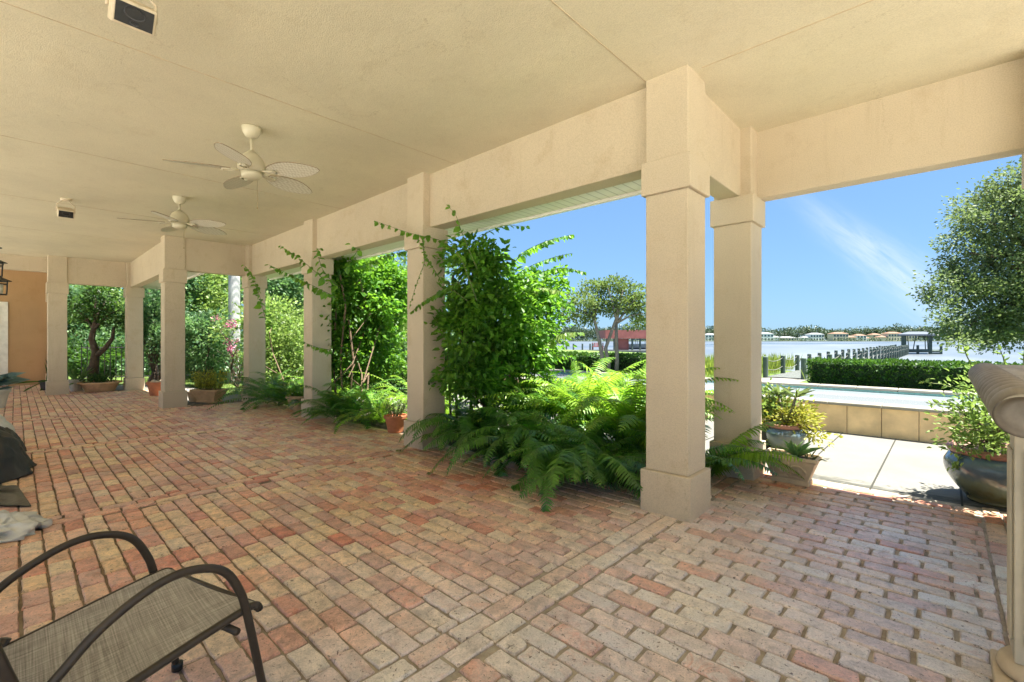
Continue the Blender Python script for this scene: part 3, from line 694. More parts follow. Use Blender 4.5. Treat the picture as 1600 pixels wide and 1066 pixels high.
# ------------------------------------------------------------------ vines
def vine(loc, label, blobs, ncl, nl, Lf, stems, tendrils, mt='vine', cr=.11):
    t = thing('climbing_vine', loc, label, 'vine', 'leafy vines climbing the columns')
    V, F = cloud(blobs, ncl, nl, cr, Lf, shell=.35, fn=leaves, wid=.72, fold=.3, hang=.25)
    arr_mesh('foliage', V, F, mt, t)
    m_ = MB()
    for s in stems: m_.tube(s, [.016]*len(s), 6)
    for b in blobs[:4]:
        limbs(m_, np.array([loc[0], loc[1], .1]), [np.array(b[0])+rng.normal(size=3)*.15], .016, wob=.35)
    m_.build('woody_stems', 'woodstem', t)
    for poly, nlf, sz, tm in tendrils:
        P = np.array(poly); k = 26
        s = np.linspace(0, len(P)-1, k); i = np.clip(s.astype(int), 0, len(P)-2); f = (s-i)[:, None]
        Q = P[i]*(1-f)+P[i+1]*f
        for _ in range(3): Q[1:-1] = (Q[:-2]+Q[1:-1]*2+Q[2:])/4
        m_ = MB(); m_.tube(Q, [.0055*(1-.7*j/k) for j in range(k)], 5)
        td = m_.build('tendril', 'stem', t)
        nlf = int(nlf*1.35); u = np.linspace(.03, 1, nlf)*(k-1); ii = np.clip(u.astype(int), 0, k-2); ff = (u-ii)[:, None]
        B = Q[ii]*(1-ff)+Q[ii+1]*ff; T = unit(Q[ii+1]-Q[ii])
        sd = unit(np.cross(T, [0, 0, 1.]))*np.where(np.arange(nlf) % 2, 1, -1)[:, None]
        D = sd*.6+T*.5+rng.normal(size=(nlf, 3))*.3
        V, F = leaves(B, D, sz*1.25*rng.uniform(.65, 1.15, nlf)*np.linspace(1.05, .6, nlf), wid=.82, fold=.25, hang=.85)
        arr_mesh('tendril_leaves', V, F, tm, td)
def pl(pts, y): return [aty(px, py, y) for px, py in pts]
v2 = [px_blob(745, 430, 5.6, 45, 60), px_blob(775, 500, 5.8, 70, 75), px_blob(725, 520, 5.5, 35, 80), px_blob(835, 500, 6.2, 48, 70),
      px_blob(850, 450, 6.3, 30, 38), px_blob(740, 590, 5.5, 40, 45), px_blob(800, 570, 6.0, 60, 50)]
vine((-4.15, 3.95, 0), 'largest vine, covering the right side of the column beside the ferns', v2, 330, 40, .080,
     [pl([(716, 700), (712, 600), (722, 520), (715, 440)], 3.75), pl([(730, 700), (738, 600), (728, 500), (740, 420)], 3.85), pl([(706, 690), (700, 560), (708, 430)], 3.8)],
     [(pl([(745, 470), (720, 400), (690, 375), (640, 365), (585, 345)], 3.15), 30, .085, 'vine'),
      (pl([(720, 440), (690, 455), (664, 470), (642, 488)], 3.2), 30, .062, 'vine'),
      (pl([(730, 470), (690, 440), (668, 405), (652, 372)], 3.2), 26, .06, 'vine'),
      (pl([(660, 372), (664, 410), (652, 440), (640, 480)], 3.2), 20, .035, 'vine'),
      (pl([(745, 420), (722, 365), (712, 335), (698, 320)], 3.25), 8, .085, 'vine'),
      (pl([(790, 425), (820, 392), (855, 376), (893, 367)], 4.1), 34, .085, 'vine'),
      (pl([(790, 440), (830, 415), (865, 402), (893, 396)], 4.2), 30, .075, 'vine'),
      (pl([(800, 445), (845, 425), (880, 418), (913, 425)], 4.3), 32, .075, 'vine'),
      (pl([(735, 420), (750, 370), (785, 352), (822, 354)], 4.0), 20, .085, 'vine'),
      (pl([(750, 430), (765, 400), (772, 378)], 4.0), 12, .08, 'vine'),
      (pl([(765, 440), (758, 400), (752, 375)], 3.9), 14, .08, 'vine'),
      (pl([(850, 540), (880, 520), (910, 520)], 4.6), 18, .09, 'lime'),
      (pl([(820, 450), (850, 450), (876, 455)], 4.4), 16, .08, 'lime')])
v3 = [px_blob(560, 430, 8.6, 48, 40), px_blob(535, 480, 8.2, 30, 70), px_blob(580, 490, 8.6, 52, 55), px_blob(540, 560, 8.2, 28, 55), px_blob(590, 560, 8.8, 40, 40), px_blob(612, 450, 8.9, 26, 50)]
vine((-7.0, 3.95, 0), 'middle vine with dark stems filling the gap right of the third column', v3, 340, 36, .09,
     [pl([(537, 650), (532, 560), (540, 480), (530, 420)], 3.8), pl([(545, 650), (552, 560), (545, 500)], 3.9), pl([(527, 640), (520, 560), (526, 480)], 3.75)],
     [(pl([(530, 450), (505, 425), (495, 395), (500, 388)], 3.2), 16, .10, 'vine'),
      (pl([(525, 465), (490, 447), (455, 430), (420, 414)], 3.15), 26, .10, 'vine'),
      (pl([(510, 440), (478, 412), (455, 395), (438, 384)], 3.15), 16, .10, 'vine'),
      (pl([(520, 548), (495, 543), (475, 535)], 3.2), 12, .085, 'vine'),
      (pl([(560, 420), (600, 400), (635, 392)], 3.8), 20, .10, 'vine'),
      (pl([(540, 420), (560, 390), (545, 380)], 3.4), 8, .10, 'vine')])
v4 = [px_blob(405, 500, 11.2, 12, 30), px_blob(418, 540, 11.2, 22, 30)]
vine((-10.2, 3.9, 0), 'thin far vine sending one shoot up over the fern column', v4, 40, 24, .10, [],
     [(pl([(415, 500), (405, 460), (396, 435), (381, 414)], 3.15), 22, .12, 'vine')])
# ------------------------------------------------------------------ shrubs and trees
def crown_tree(name, label, cat, base, blobs, ncl, nl, cr, Lf, mt, r0=.12, bark='bark', group=None, tips=None, trunkto=None, shell=.45, wid=.55):
    base = np.array(base, float); t = thing(name, tuple(base), label, cat, group)
    V, F = cloud(blobs, ncl, nl, cr, Lf, shell=shell, wid=wid)
    arr_mesh('crown', V, F, mt, t)
    m_ = MB()
    cen = np.mean([b[0] for b in blobs], 0)
    if trunkto is None: trunkto = base*.45+cen*.55; trunkto[2] = base[2]+(min(b[0][2]-b[1][2]*.2 for b in blobs)-base[2])*.6
    trunkto = np.array(trunkto); pts = [base*(1-u)+trunkto*u+rng.normal(size=3)*r0*.5*(0 < u < 1) for u in np.linspace(0, 1, 6)]
    m_.tube(pts, [r0*(1.25-.5*u) for u in np.linspace(0, 1, 6)], 10)
    tt = tips if tips else [np.array(b[0])+rng.normal(size=3)*np.array(b[1])*.45 for b in blobs for _ in range(2)]
    limbs(m_, trunkto, tt, r0*.6)
    m_.build('trunk', bark, t, True)
    return t
def bush(name, label, cat, base, blobs, ncl, nl, cr, Lf, mt, group=None, wid=.55, shell=.35, n=5):
    base = np.array(base, float); t = thing(name, tuple(base), label, cat, group)
    V, F = cloud(blobs, ncl, nl, cr, Lf, shell=shell, wid=wid); arr_mesh('foliage', V, F, mt, t)
    m_ = MB(); limbs(m_, base, [np.array(b[0])+rng.normal(size=3)*np.array(b[1])*.3 for b in blobs for _ in range(n)], .025, wob=.15)
    m_.build('branches', 'bark', t, True); return t
# lime shrub behind the ferns between far columns
g = ground(440, 612)
bush('shrub', 'lime green shrub filling the gap between the third and fourth columns', 'shrub', (g[0], g[1], 0), [px_blob(430, 505, 11.5, 38, 40), px_blob(455, 540, 11.2, 30, 45), px_blob(425, 565, 11.0, 32, 42), px_blob(455, 590, 11, 25, 35)], 150, 60, .20, .09, 'lime')
# hedge-like garden background: individual trees and bushes
TG = 'garden trees behind the far columns'
BT = [ # px, py(centre), z, rx, ry, label, material
 (115, 510, 19, 28, 60, 'dark green tree right behind the last column', 'bush'),
 (180, 480, 22, 45, 55, 'bright garden tree above the curved trunk', 'lime'),
 (165, 545, 20, 40, 38, 'dense green bush behind the bowl planter', 'bush'),
 (225, 560, 19, 32, 30, 'low green bush seen beside the far lawn column', 'bush'),
 (300, 470, 21, 40, 50, 'bright feathery tree left of the palm trunk', 'lime'),
 (265, 450, 20, 26, 40, 'green tree top between the corner columns', 'bush'),
 (330, 545, 17, 36, 45, 'blue-green bush left of the palm trunk', 'bush'),
 (345, 455, 23, 30, 45, 'pale green tree around the palm trunk', 'lime'),
 (435, 440, 19, 42, 40, 'green tree above the lime shrub', 'bush'),
 (480, 500, 21, 30, 70, 'tall tree behind the third column', 'bush'),
 (555, 430, 17, 52, 50, 'bright yellow-green tree above the middle vine', 'lime'),
 (600, 520, 15, 46, 70, 'sunlit bush behind the long arching fern', 'lime'),
 (640, 450, 20, 50, 65, 'garden tree hidden partly by the vine column', 'bush'),
 (70, 500, 24, 40, 60, 'garden tree seen behind the last column edge', 'bush')]
for px, py, z, rx, ry, lb, mt_ in BT:
    p = at(px, py, z); k = z/FOC
    bl = [(p, (rx*k, rx*k, ry*k))]
    for _ in range(4):
        d = unit(rng.normal(size=3)); q = p+d*np.array([rx, rx, ry])*k*.75; q[2] = max(q[2], .5)
        bl.append((q, (rx*k*.6, rx*k*.6, ry*k*.5)))
    crown_tree('garden_tree' if py < 520 else 'garden_bush', lb, 'tree' if py < 520 else 'bush', (p[0], p[1], -.03), bl, 190, 34, .34, .17, mt_, r0=.11, group=TG)
# understorey closing the view at the ground
UG = 'low bushes along the garden edge'
for i, (px, z, lb) in enumerate([(95, 17.5, 'low bush beside the last column'), (140, 18.5, 'low bush behind the curved trunk'), (185, 18, 'low bush left of the lawn column'), (245, 18, 'low bush behind the orange pot'),
                             (300, 16.5, 'low bush behind the yellow planter'), (390, 15.5, 'low bush right of the palm trunk'), (500, 14, 'low bush behind the third column'), (560, 13, 'low bush behind the middle ferns'), (625, 12.5, 'low bush left of the vine column')]):
    p = at(px, 531, z); bush('low_bush', lb, 'bush', (p[0], p[1], -.03), [((p[0]+rng.uniform(-.4, .4), p[1]+rng.uniform(-.4, .4), .55+.3*(i % 2)), (1.0, .9, .75)), ((p[0]+.6, p[1]-.5, .5), (.7, .7, .6))], 70, 46, .25, .13, 'bush' if i % 2 else 'dark', UG)
# far tree belt that closes the garden (reads as one mass)
bl = [(at(px, 470+rng.uniform(-25, 25), 30+rng.uniform(-2, 4)), (2.6, 2.6, 3.6)) for px in range(-60, 720, 34)]+[(at(px, 545, 27), (2.2, 2.2, 1.7)) for px in range(-60, 690, 34)]
V, F = cloud(bl, 900, 40, .55, .30, shell=.3); tag(arr_mesh('woods_foliage', V, F, 'bush'), 'dense green woods closing the far side of the garden', 'woods', kind='stuff')
# tree with the curved dark trunk
g = ground(146, 606); z0 = FOC*1.3/(606-531)*.98
p_ = lambda px, py: at(px, py, z0)
t = thing('curved_tree', (g[0], g[1], -.03), 'small tree with a curved dark trunk behind the bowl planter', 'tree')
m_ = MB(); m_.tube([p_(145, 606), p_(146, 575), p_(150, 550), p_(143, 530), p_(148, 505), p_(156, 485)], [.13, .11, .09, .07, .05, .03], 10)
m_.tube([p_(150, 556), p_(164, 545), p_(176, 528), p_(178, 510)], [.08, .06, .045, .03], 8)
for a in ((130, 500), (120, 485), (165, 470), (185, 485), (150, 460)): m_.tube([p_(147, 515), (p_(147, 515)+p_(*a))/2+np.array([0, 0, .1]), p_(*a)], [.045, .03, .012], 6)
m_.build('trunk', 'bark', t, True)
V, F = cloud([(p_(140, 490), (.6, .6, .42)), (p_(160, 465), (.65, .65, .45)), (p_(180, 500), (.4, .4, .4)), (p_(132, 506), (.35, .35, .3))], 80, 34, .13, .09, shell=.2); arr_mesh('crown', V, F, 'dark', t)
g = ground(243, 602)
crown_tree('dark_tree', 'dark-trunked tree behind the orange terracotta pot', 'tree', (g[0], g[1], -.03), [px_blob(235, 500, 13.5, 24, 50), px_blob(250, 530, 13.3, 22, 40), px_blob(222, 470, 13.5, 18, 35)], 120, 40, .22, .11, 'bush', r0=.16)
# feathery grey-green shrub with pink flowers
g = ground(325, 604)
t = bush('flowering_shrub', 'arching grey-green shrub left of the palm trunk', 'shrub', (g[0], g[1], -.03), [px_blob(315, 520, 13.2, 30, 35), px_blob(330, 555, 13.2, 20, 34), px_blob(300, 560, 13.2, 22, 38)], 130, 50, .20, .10, 'bush')
g = ground(372, 606)
t = thing('bougainvillea', (g[0], g[1], -.03), 'slender bougainvillea with pink flowers in front of the palm trunk', 'shrub')
bl = [px_blob(362, 505, 12.4, 6, 6), px_blob(358, 512, 12.4, 4, 4), px_blob(361, 532, 12.4, 6, 5), px_blob(364, 540, 12.4, 5, 4), px_blob(360, 548, 12.4, 4, 5), px_blob(337, 498, 12.4, 4, 4), px_blob(350, 525, 12.4, 4, 6), px_blob(340, 545, 12.4, 3, 3)]
V, F = cloud(bl, 26, 12, .045, .055, shell=.1); arr_mesh('blossoms', V, F, 'pink', t)
V, F = cloud([px_blob(378, 500, 12.7, 6, 26), px_blob(378, 550, 12.7, 6, 30), px_blob(345, 515, 12.7, 12, 20)], 36, 14, .12, .09, shell=.2); arr_mesh('foliage', V, F, 'lime', t)
m_ = MB(); limbs(m_, (g[0], g[1], 0), [b[0] for b in bl], .02, wob=.2); m_.build('branches', 'bark', t)
# royal palm
g = ground(366, 597); t = thing('royal_palm', (g[0], g[1], -.03), 'smooth pale grey palm trunk on the lawn', 'palm')
m_ = MB(); gx, gy = g[0], g[1]; prof = [(.20, -.05), (.19, .3), (.165, 1.0), (.16, 2.5), (.155, 4), (.14, 6), (.13, 7.2)]
pr = []
for a, b in zip(prof[:-1], prof[1:]):
    n_ = max(2, int((b[1]-a[1])/.09))
    for i in range(n_): pr.append((a[0]+(b[0]-a[0])*i/n_-(.004 if i % 2 else 0), a[1]+(b[1]-a[1])*i/n_))
m_.lathe(pr+[(.12, 7.2)], (gx, gy, 0), 16); m_.build('trunk', 'palm', t, True)
fern(gx, gy, '', 16, 3.2, z=7.2, mt='fern', npair=44, pl=.55, parent=t, elr=(10, 75))
# young tree pair beyond the pool
g = at(943, 575, 12.9)
t = thing('young_tree', (g[0], g[1], -.03), 'slender pale-trunked tree with leaning stems in front of the hedge', 'tree')
q = lambda px, py, dz=0: at(px, py, 12.9+dz)
m_ = MB(); b0 = q(944, 608)
m_.tube([q(944, 605), q(943, 570), q(937, 535), q(930, 505), q(926, 485)], [.07, .062, .05, .04, .03], 8)
m_.tube([q(952, 606), q(951, 565), q(946, 545), q(955, 520), q(962, 500), q(968, 485)], [.06, .055, .05, .045, .035, .025], 8)
m_.tube([q(962, 604), q(964, 565), q(963, 530), q(963, 500)], [.07, .06, .05, .04], 8)
for a in ((905, 470), (915, 455), (935, 450), (890, 480), (925, 470)): m_.tube([q(929, 500), q((929+a[0])/2+2, (500+a[1])/2-4, .2), q(*a, rng.uniform(-.5, .5))], [.03, .02, .008], 5)
for a in ((950, 450), (975, 445), (995, 465), (1005, 490), (985, 485), (965, 455)): m_.tube([q(964, 505), q((964+a[0])/2, (505+a[1])/2-4, -.2), q(*a, rng.uniform(-.5, .5))], [.035, .022, .008], 5)
m_.build('trunk', 'palebark', t, True)
bl = [px_blob(px, py, 12.9+rng.uniform(-.5, .5), rx, ry) for px, py, rx, ry in ((905, 470, 26, 18), (930, 450, 24, 16), (960, 445, 28, 14), (990, 458, 24, 16), (1002, 485, 22, 20), (885, 490, 16, 20), (975, 480, 26, 18), (940, 478, 26, 16), (915, 498, 20, 18), (1000, 505, 20, 8))]
V, F = cloud(bl, 520, 16, .09, .085, shell=.2, wid=.55); arr_mesh('crown', V, F, 'sea', t)
# big oak at right
ob = [px_blob(*a) for a in ((1560, 330, 15, 60, 45), (1600, 300, 15, 55, 40), (1520, 350, 15, 28, 30), (1500, 400, 15, 28, 35), (1540, 420, 15, 50, 45), (1600, 400, 15, 60, 60), (1490, 455, 15, 42, 26), (1550, 480, 15, 55, 40), (1610, 480, 15, 55, 50), (1520, 505, 15, 42, 30), (1580, 515, 15, 50, 28), (1640, 350, 15, 60, 70), (1665, 460, 15, 60, 70), (1700, 400, 15, 60, 60))]
ob0 = list(ob); ob += [px_blob(px, py, 14.5+rng.uniform(-1, 1), rx, rx*.6) for px, py, rx in ((1455, 452, 14), (1475, 438, 14), (1470, 478, 12), (1488, 375, 13), (1505, 330, 14), (1530, 305, 16), (1572, 280, 16), (1480, 500, 14), (1500, 535, 13), (1555, 545, 14), (1510, 318, 10), (1462, 465, 9), (1595, 272, 14))]
b_ = at(1690, 531, 15.5); 
crown_tree('oak_tree', 'large dense oak hanging over the water at the right edge', 'tree', (b_[0], b_[1], -.03), ob, 1050, 56, .21, .115, 'oak', r0=.28, shell=.4, trunkto=at(1685, 490, 15.3), wid=.5, tips=[np.array(b[0])+rng.normal(size=3)*np.array(b[1])*.2 for b in ob0])
# ------------------------------------------------------------------ hedges (clipped leafy boxes)
def hedge(x0, x1, y0, y1, h, label, ls=.062, dens=1100):
    t = thing('hedge', ((x0+x1)/2, (y0+y1)/2, -.03), label, 'hedge', 'clipped hedges beyond the pool')
    m_ = MB(); m_.box(x0+.08, x1-.08, y0+.08, y1-.08, -.03, h-.08); m_.build('inner_twigs', 'innerhedge', t)
    P = []; D = []
    for (a, b, nrm) in (((x1-x0), h, (0, -1, 0)), ((x1-x0), (y1-y0), (0, 0, 1)), ((y1-y0), h, (-1, 0, 0)), ((y1-y0), h, (1, 0, 0))):
        n = int(a*b*dens); u = rng.random((n, 2)); nrm = np.array(nrm, float)
        if nrm[1]: p = np.stack([x0+u[:, 0]*(x1-x0), np.full(n, y0), u[:, 1]*h], 1)
        elif nrm[2]: p = np.stack([x0+u[:, 0]*(x1-x0), y0+u[:, 1]*(y1-y0), np.full(n, h)], 1)
        else: p = np.stack([np.full(n, x0 if nrm[0] < 0 else x1), y0+u[:, 0]*(y1-y0), u[:, 1]*h], 1)
        off = np.array([noise.noise(Vector(q*3.2))*.05+noise.noise(Vector(q*9))*.03 for q in p])
        p = p+nrm*(off-.03-rng.random(n)**2*.06)[:, None]
        P.append(p); D.append(nrm+rng.normal(size=(n, 3))*.75+np.array([0, 0, .3]))
    P = np.concatenate(P); D = np.concatenate(D)
    V, F = leaves(P, D, ls*rng.uniform(.6, 1.3, len(P)), wid=.6); arr_mesh('foliage', V, F, 'hedge', t)
hedge(-2.19, 7.0, 11.6, 12.5, .87, 'clipped hedge right of the path gap, behind the pool')
hedge(-15, -4.9, 11.65, 12.5, .87, 'clipped hedge left of the path gap, behind the young tree', ls=.085, dens=520)
# tall shore grass left of the dock path
n = 3800; P = np.stack([rng.uniform(-7.5, -4.8, n), rng.uniform(16.5, 23.5, n), np.full(n, -.03)], 1)
P2 = np.stack([rng.uniform(-3.2, -2.2, 200), rng.uniform(16.5, 20.5, 200), np.full(200, -.03)], 1); P = np.concatenate([P, P2])
V, F = diam(P, rng.normal(size=(len(P), 3))*.22+np.array([0, 0, 1.]), rng.uniform(.35, .85, len(P)), wid=.05)
tag(arr_mesh('tall_grass', V, F, 'grass'), 'tall green shore grass beside the dock path', 'grass', kind='stuff')
# dry leaflets dropped on the bricks along the bed
n = 75; P = np.stack([rng.uniform(-8, -1.8, n), 3.62-np.abs(rng.normal(size=n))*.55, np.full(n, .006)], 1); P = np.concatenate([P, np.stack([rng.uniform(-1.2, .3, 22), rng.uniform(3.9, 5.0, 22), np.full(22, .006)], 1)])
D = rng.normal(size=(len(P), 3))*np.array([1, 1, .08])
V, F = diam(P, D, rng.uniform(.015, .04, len(P)), wid=.35); V[:, 2] = np.clip(V[:, 2], .004, .02)
tag(arr_mesh('fallen_leaves', V, F, 'dryleaf'), 'small dry leaves scattered on the bricks by the ferns', 'leaves', kind='stuff')
# lawn tufts in view of the far columns
n = 9000; P = np.stack([rng.uniform(-20, -11.2, n), rng.uniform(2.4, 8.5, n), np.full(n, -.035)], 1)
keep = ~((P[:, 0] > -17.5) & (P[:, 1] < 3.4)); P = P[keep]
V, F = diam(P, rng.normal(size=(len(P), 3))*.5+np.array([0, 0, 1.]), rng.uniform(.04, .10, len(P)), wid=.12)
tag(arr_mesh('lawn_grass', V, F, 'grass'), 'short bright grass on the lawn beyond the far columns', 'grass', kind='stuff')
# iron fence in the garden
t = thing('iron_fence', (-19.8, 4.5, -.03), 'thin black iron fence in front of the garden bushes', 'fence')
m_ = MB()
for i in range(60): m_.tube([(-19.6+i*.06, 1.4+i*.13, -.03), (-19.6+i*.06, 1.4+i*.13, 1.15)], .012, 4)
m_.build('pickets', 'iron', t); m_ = MB()
for z in (.12, 1.05): m_.tube([(-19.6, 1.4, z), (-19.6+59*.06, 1.4+59*.13, z)], .016, 4)
m_.build('rails', 'iron', t)
# ------------------------------------------------------------------ pool
t = thing('swimming_pool', (-2, 9.5, 0), 'raised stone-faced swimming pool with cream coping', 'pool')
m_ = MB(); x = -9.0
k = 0
while x < 6.0: m_.box(x+.002, x+.376, 7.96, 8.05, -.05, .375); x += .38
m_.build('stone_panels', 'panel', t, bevel=.003)
m_ = MB(); m_.box(-9, 6, 8.051, 8.22, -.05, .34); m_.box(-9, 6, 10.72, 10.9, -.05, .34); m_.box(-9.0, -8.8, 8.222, 10.718, -.05, .34); m_.box(-8.8, 6, 8.222, 10.718, -.05, -.02); m_.build('shell', 'render', t)
m_ = MB(); m_.box(-8.8, 6, 10.705, 10.719, .0, .372); m_.build('tile_band', 'tile', t)
m_ = MB(); x = -9.04
while x < 6: m_.box(x+.003, x+.597, 7.93, 8.24, .376, .42); m_.box(x+.003, x+.597, 10.70, 11.0, .374, .42); x += .6
m_.box(-9.04, -8.76, 8.243, 10.697, .376, .42); m_.build('coping', 'coping', t, bevel=.012)
m_ = MB(); m_.add([(-8.8, 8.221, .335), (6, 8.221, .335), (6, 10.706, .335), (-8.8, 10.706, .335)], [(0, 1, 2, 3)]); m_.build('pool_water', 'pool', t)
# ------------------------------------------------------------------ dock and boathouse
t = thing('dock', (-4.05, 18, 0), 'long narrow dock with rope-strung green posts running out over the lake', 'dock')
m_ = MB()
for i in range(330): m_.box(-4.62, -3.5, 18.0+i*.18, 18.0+i*.18+.165, -.03, .01)
m_.build('deck_planks', 'plank', t)
m_ = MB(); m_.box(-4.5, -4.4, 18, 77, -.2, -.035); m_.box(-3.7, -3.6, 18, 77, -.2, -.035); m_.build('joists', 'dockwood', t)
for sx_ in (0, 1):
    X = -4.62 if sx_ == 0 else -3.47; pts = []
    for i in range(25):
        y = 17.9+i*2.36; h = .68+rng.normal()*.02
        m_ = MB(); m_.lathe([(.085, -1.6), (.085, h-.02), (.075, h), (.02, h+.012)], (X, y, 0), 10); m_.build('post', 'dockwood', t, False)
        pts.append((y, h))
    m_ = MB()
    for (y0, h0), (y1, h1) in zip(pts[:-1], pts[1:]):
        for dz in (.1, .42): m_.tube([(X, y0+(y1-y0)*u, h0-dz-.10*math.sin(math.pi*u)) for u in np.linspace(0, 1, 6)], .010, 4, cap=False)
    m_.build('rope', 'rope', t)
bz = 58.0
def B_(px, dz, h): q = at(px, 531, bz+dz); q[2] = h; return q
t = thing('boathouse', tuple(B_(1434, 0, -.5)), 'open grey-roofed boat shelter at the end of the long dock', 'boathouse')
for px, dz in ((1411.5, 0), (1454, 0), (1413, 5), (1453, 5)):
    m_ = MB(); q_ = B_(px, dz, 0); w = .2 if px < 1420 else .16; m_.box(q_[0]-w, q_[0]+w, q_[1]-w, q_[1]+w, -1.8, 2.0); m_.build('post', 'dockwood', t)
m_ = MB(); c1, c2, c3, c4 = B_(1403, -1, 1.98), B_(1462, -1, 1.98), B_(1460, 6, 1.98), B_(1405, 6, 1.98); r1, r2_ = B_(1420, 2.5, 2.35), B_(1446, 2.5, 2.35)
dn = np.array([0, 0, -.16])
m_.add([c1, c2, c3, c4, r1, r2_, c1+dn, c2+dn, c3+dn, c4+dn], [(0, 1, 5, 4), (1, 2, 5), (2, 3, 4, 5), (3, 0, 4), (0, 6, 7, 1), (1, 7, 8, 2), (2, 8, 9, 3), (3, 9, 6, 0), (9, 8, 7, 6)]); m_.build('roof', 'greyroof', t)
m_ = MB(); a, b = B_(1413, .1, -.1), B_(1470, .1, -.1); m_.tube([a, b], .2, 6); m_.tube([B_(1452, .1, -.45), B_(1470, .1, -.45)], .16, 6); m_.tube([B_(1412, 5, -.1), B_(1456, 5, -.1)], .15, 6)
for px in (1434, 1470.5): q_ = B_(px, 0, 0); m_.box(q_[0]-.13, q_[0]+.13, q_[1]-.13, q_[1]+.13, -1.8, .62)
m_.build('catwalk', 'dockwood', t)
m_ = MB()
for px, px2 in ((1420, 1418), (1427, 1431), (1446, 1445), (1450, 1449)): m_.tube([B_(px2, 1, 1.9), B_(px, 1, .1)], .05, 4)
m_.build('hoist_cables', 'dockwood', t)
# red boathouse left
bz = 64.0
t = thing('red_boathouse', tuple(B_(990, 0, -.5)), 'red boat shelter with white boat lift, behind the young tree', 'boathouse')
m_ = MB(); a = B_(946, 0, 0); b = B_(1052, 0, 0); ex = unit(b-a); ey = np.array([-ex[1], ex[0], 0]); W = np.linalg.norm(b-a); c = (a+b)/2+ey*3.2
m_.rbox(c+(0, 0, 2.05), ex*W/2, ey*3.2, (0, 0, .58)); m_.build('roof', 'redwood', t)
m_ = MB(); q_ = B_(974, .6, .45); m_.rbox(q_+ey*1.5, ex*.75, ey*1.5, (0, 0, .98)); m_.build('wall_cabin', 'redwood', t)
for px in (948, 960, 988, 1000, 1030, 1050):
    m_ = MB(); q_ = B_(px, .2, 0); m_.rbox(q_+(0, 0, .0), ex*.11, ey*.11, (0, 0, 1.5)); m_.build('post', 'dockwood', t)
m_ = MB(); m_.rbox(B_(962, -.5, -.25), ex*9, ey*.8, (0, 0, .12)); m_.build('platform', 'plank', t)
t2 = thing('motor_boat', tuple(B_(1000, 2.4, 0)), 'white motor boat on a lift under the red shelter', 'boat')
hc = B_(1004, 2.4, .05); m_ = MB()
sec = [(-2.6, .75, .0), (-2.6, .75, .7), (1.2, .8, .75), (2.9, .05, .95)]
V = []
for u_, w_, zt in ((-2.6, .75, .62), (-1, .85, .62), (1, .8, .68), (2.2, .45, .78), (3.0, .03, .88)):
    V += [hc+ex*u_+ey*w_+(0, 0, zt), hc+ex*u_*.96+ey*w_*.75+(0, 0, .1), hc+ex*u_*.92+(0, 0, -.15), hc+ex*u_*.96-ey*w_*.75+(0, 0, .1), hc+ex*u_-ey*w_+(0, 0, zt)]
m_.add(V, [(i*5+j, i*5+j+1, i*5+6+j, i*5+5+j) for i in range(4) for j in range(4)]+[(i*5+4, i*5, i*5+5, i*5+9) for i in range(4)]+[(4, 3, 2, 1, 0)]); m_.build('hull', 'hull', t2)
m_ = MB(); m_.rbox(hc-ex*.2+(0, 0, 1.25), ex*.9, ey*.6, (0, 0, .05))
for s in (-1, 1): m_.tube([hc-ex*.9+ey*.5*s+(0, 0, .6), hc-ex*.9+ey*.5*s+(0, 0, 1.25)], .04, 4); m_.tube([hc+ex*.5+ey*.5*s+(0, 0, .6), hc+ex*.5+ey*.5*s+(0, 0, 1.25)], .04, 4)
m_.build('sun_top', 'window', t2)
t = thing('side_dock', tuple(B_(905, 0, -.5)), 'low grey dock left of the red boat shelter', 'dock')
m_ = MB(); m_.rbox(B_(905, 1, -.22), ex*5.5, ey*.8, (0, 0, .12)); m_.rbox(B_(870, 1, .72), ex*1.6, ey*.6, (0, 0, .07)); m_.build('deck_planks', 'plank', t)
for px in (862, 868, 880, 885, 896, 910, 922, 926):
    m_ = MB(); m_.rbox(B_(px, .2, -.3), ex*.10, ey*.10, (0, 0, 1.05)); m_.build('post', 'dockwood', t)
t = thing('dock_bench', tuple(B_(934, 0, -.1)), 'small red bench on the side dock', 'bench')
m_ = MB(); m_.rbox(B_(934, .3, .35), ex*.8, ey*.25, (0, 0, .05)); m_.build('seat', 'redwood', t)
m_ = MB()
for i in range(7): m_.rbox(B_(934, .6, .6)+ex*(i-3)*.24, ex*.07, ey*.03, (0, 0, .3))
m_.build('backrest', 'redwood', t)
for s in (-1, 1):
    m_ = MB(); m_.rbox(B_(934, .3, .1)+ex*.7*s, ex*.05, ey*.22, (0, 0, .24)); m_.build('leg', 'redwood', t)
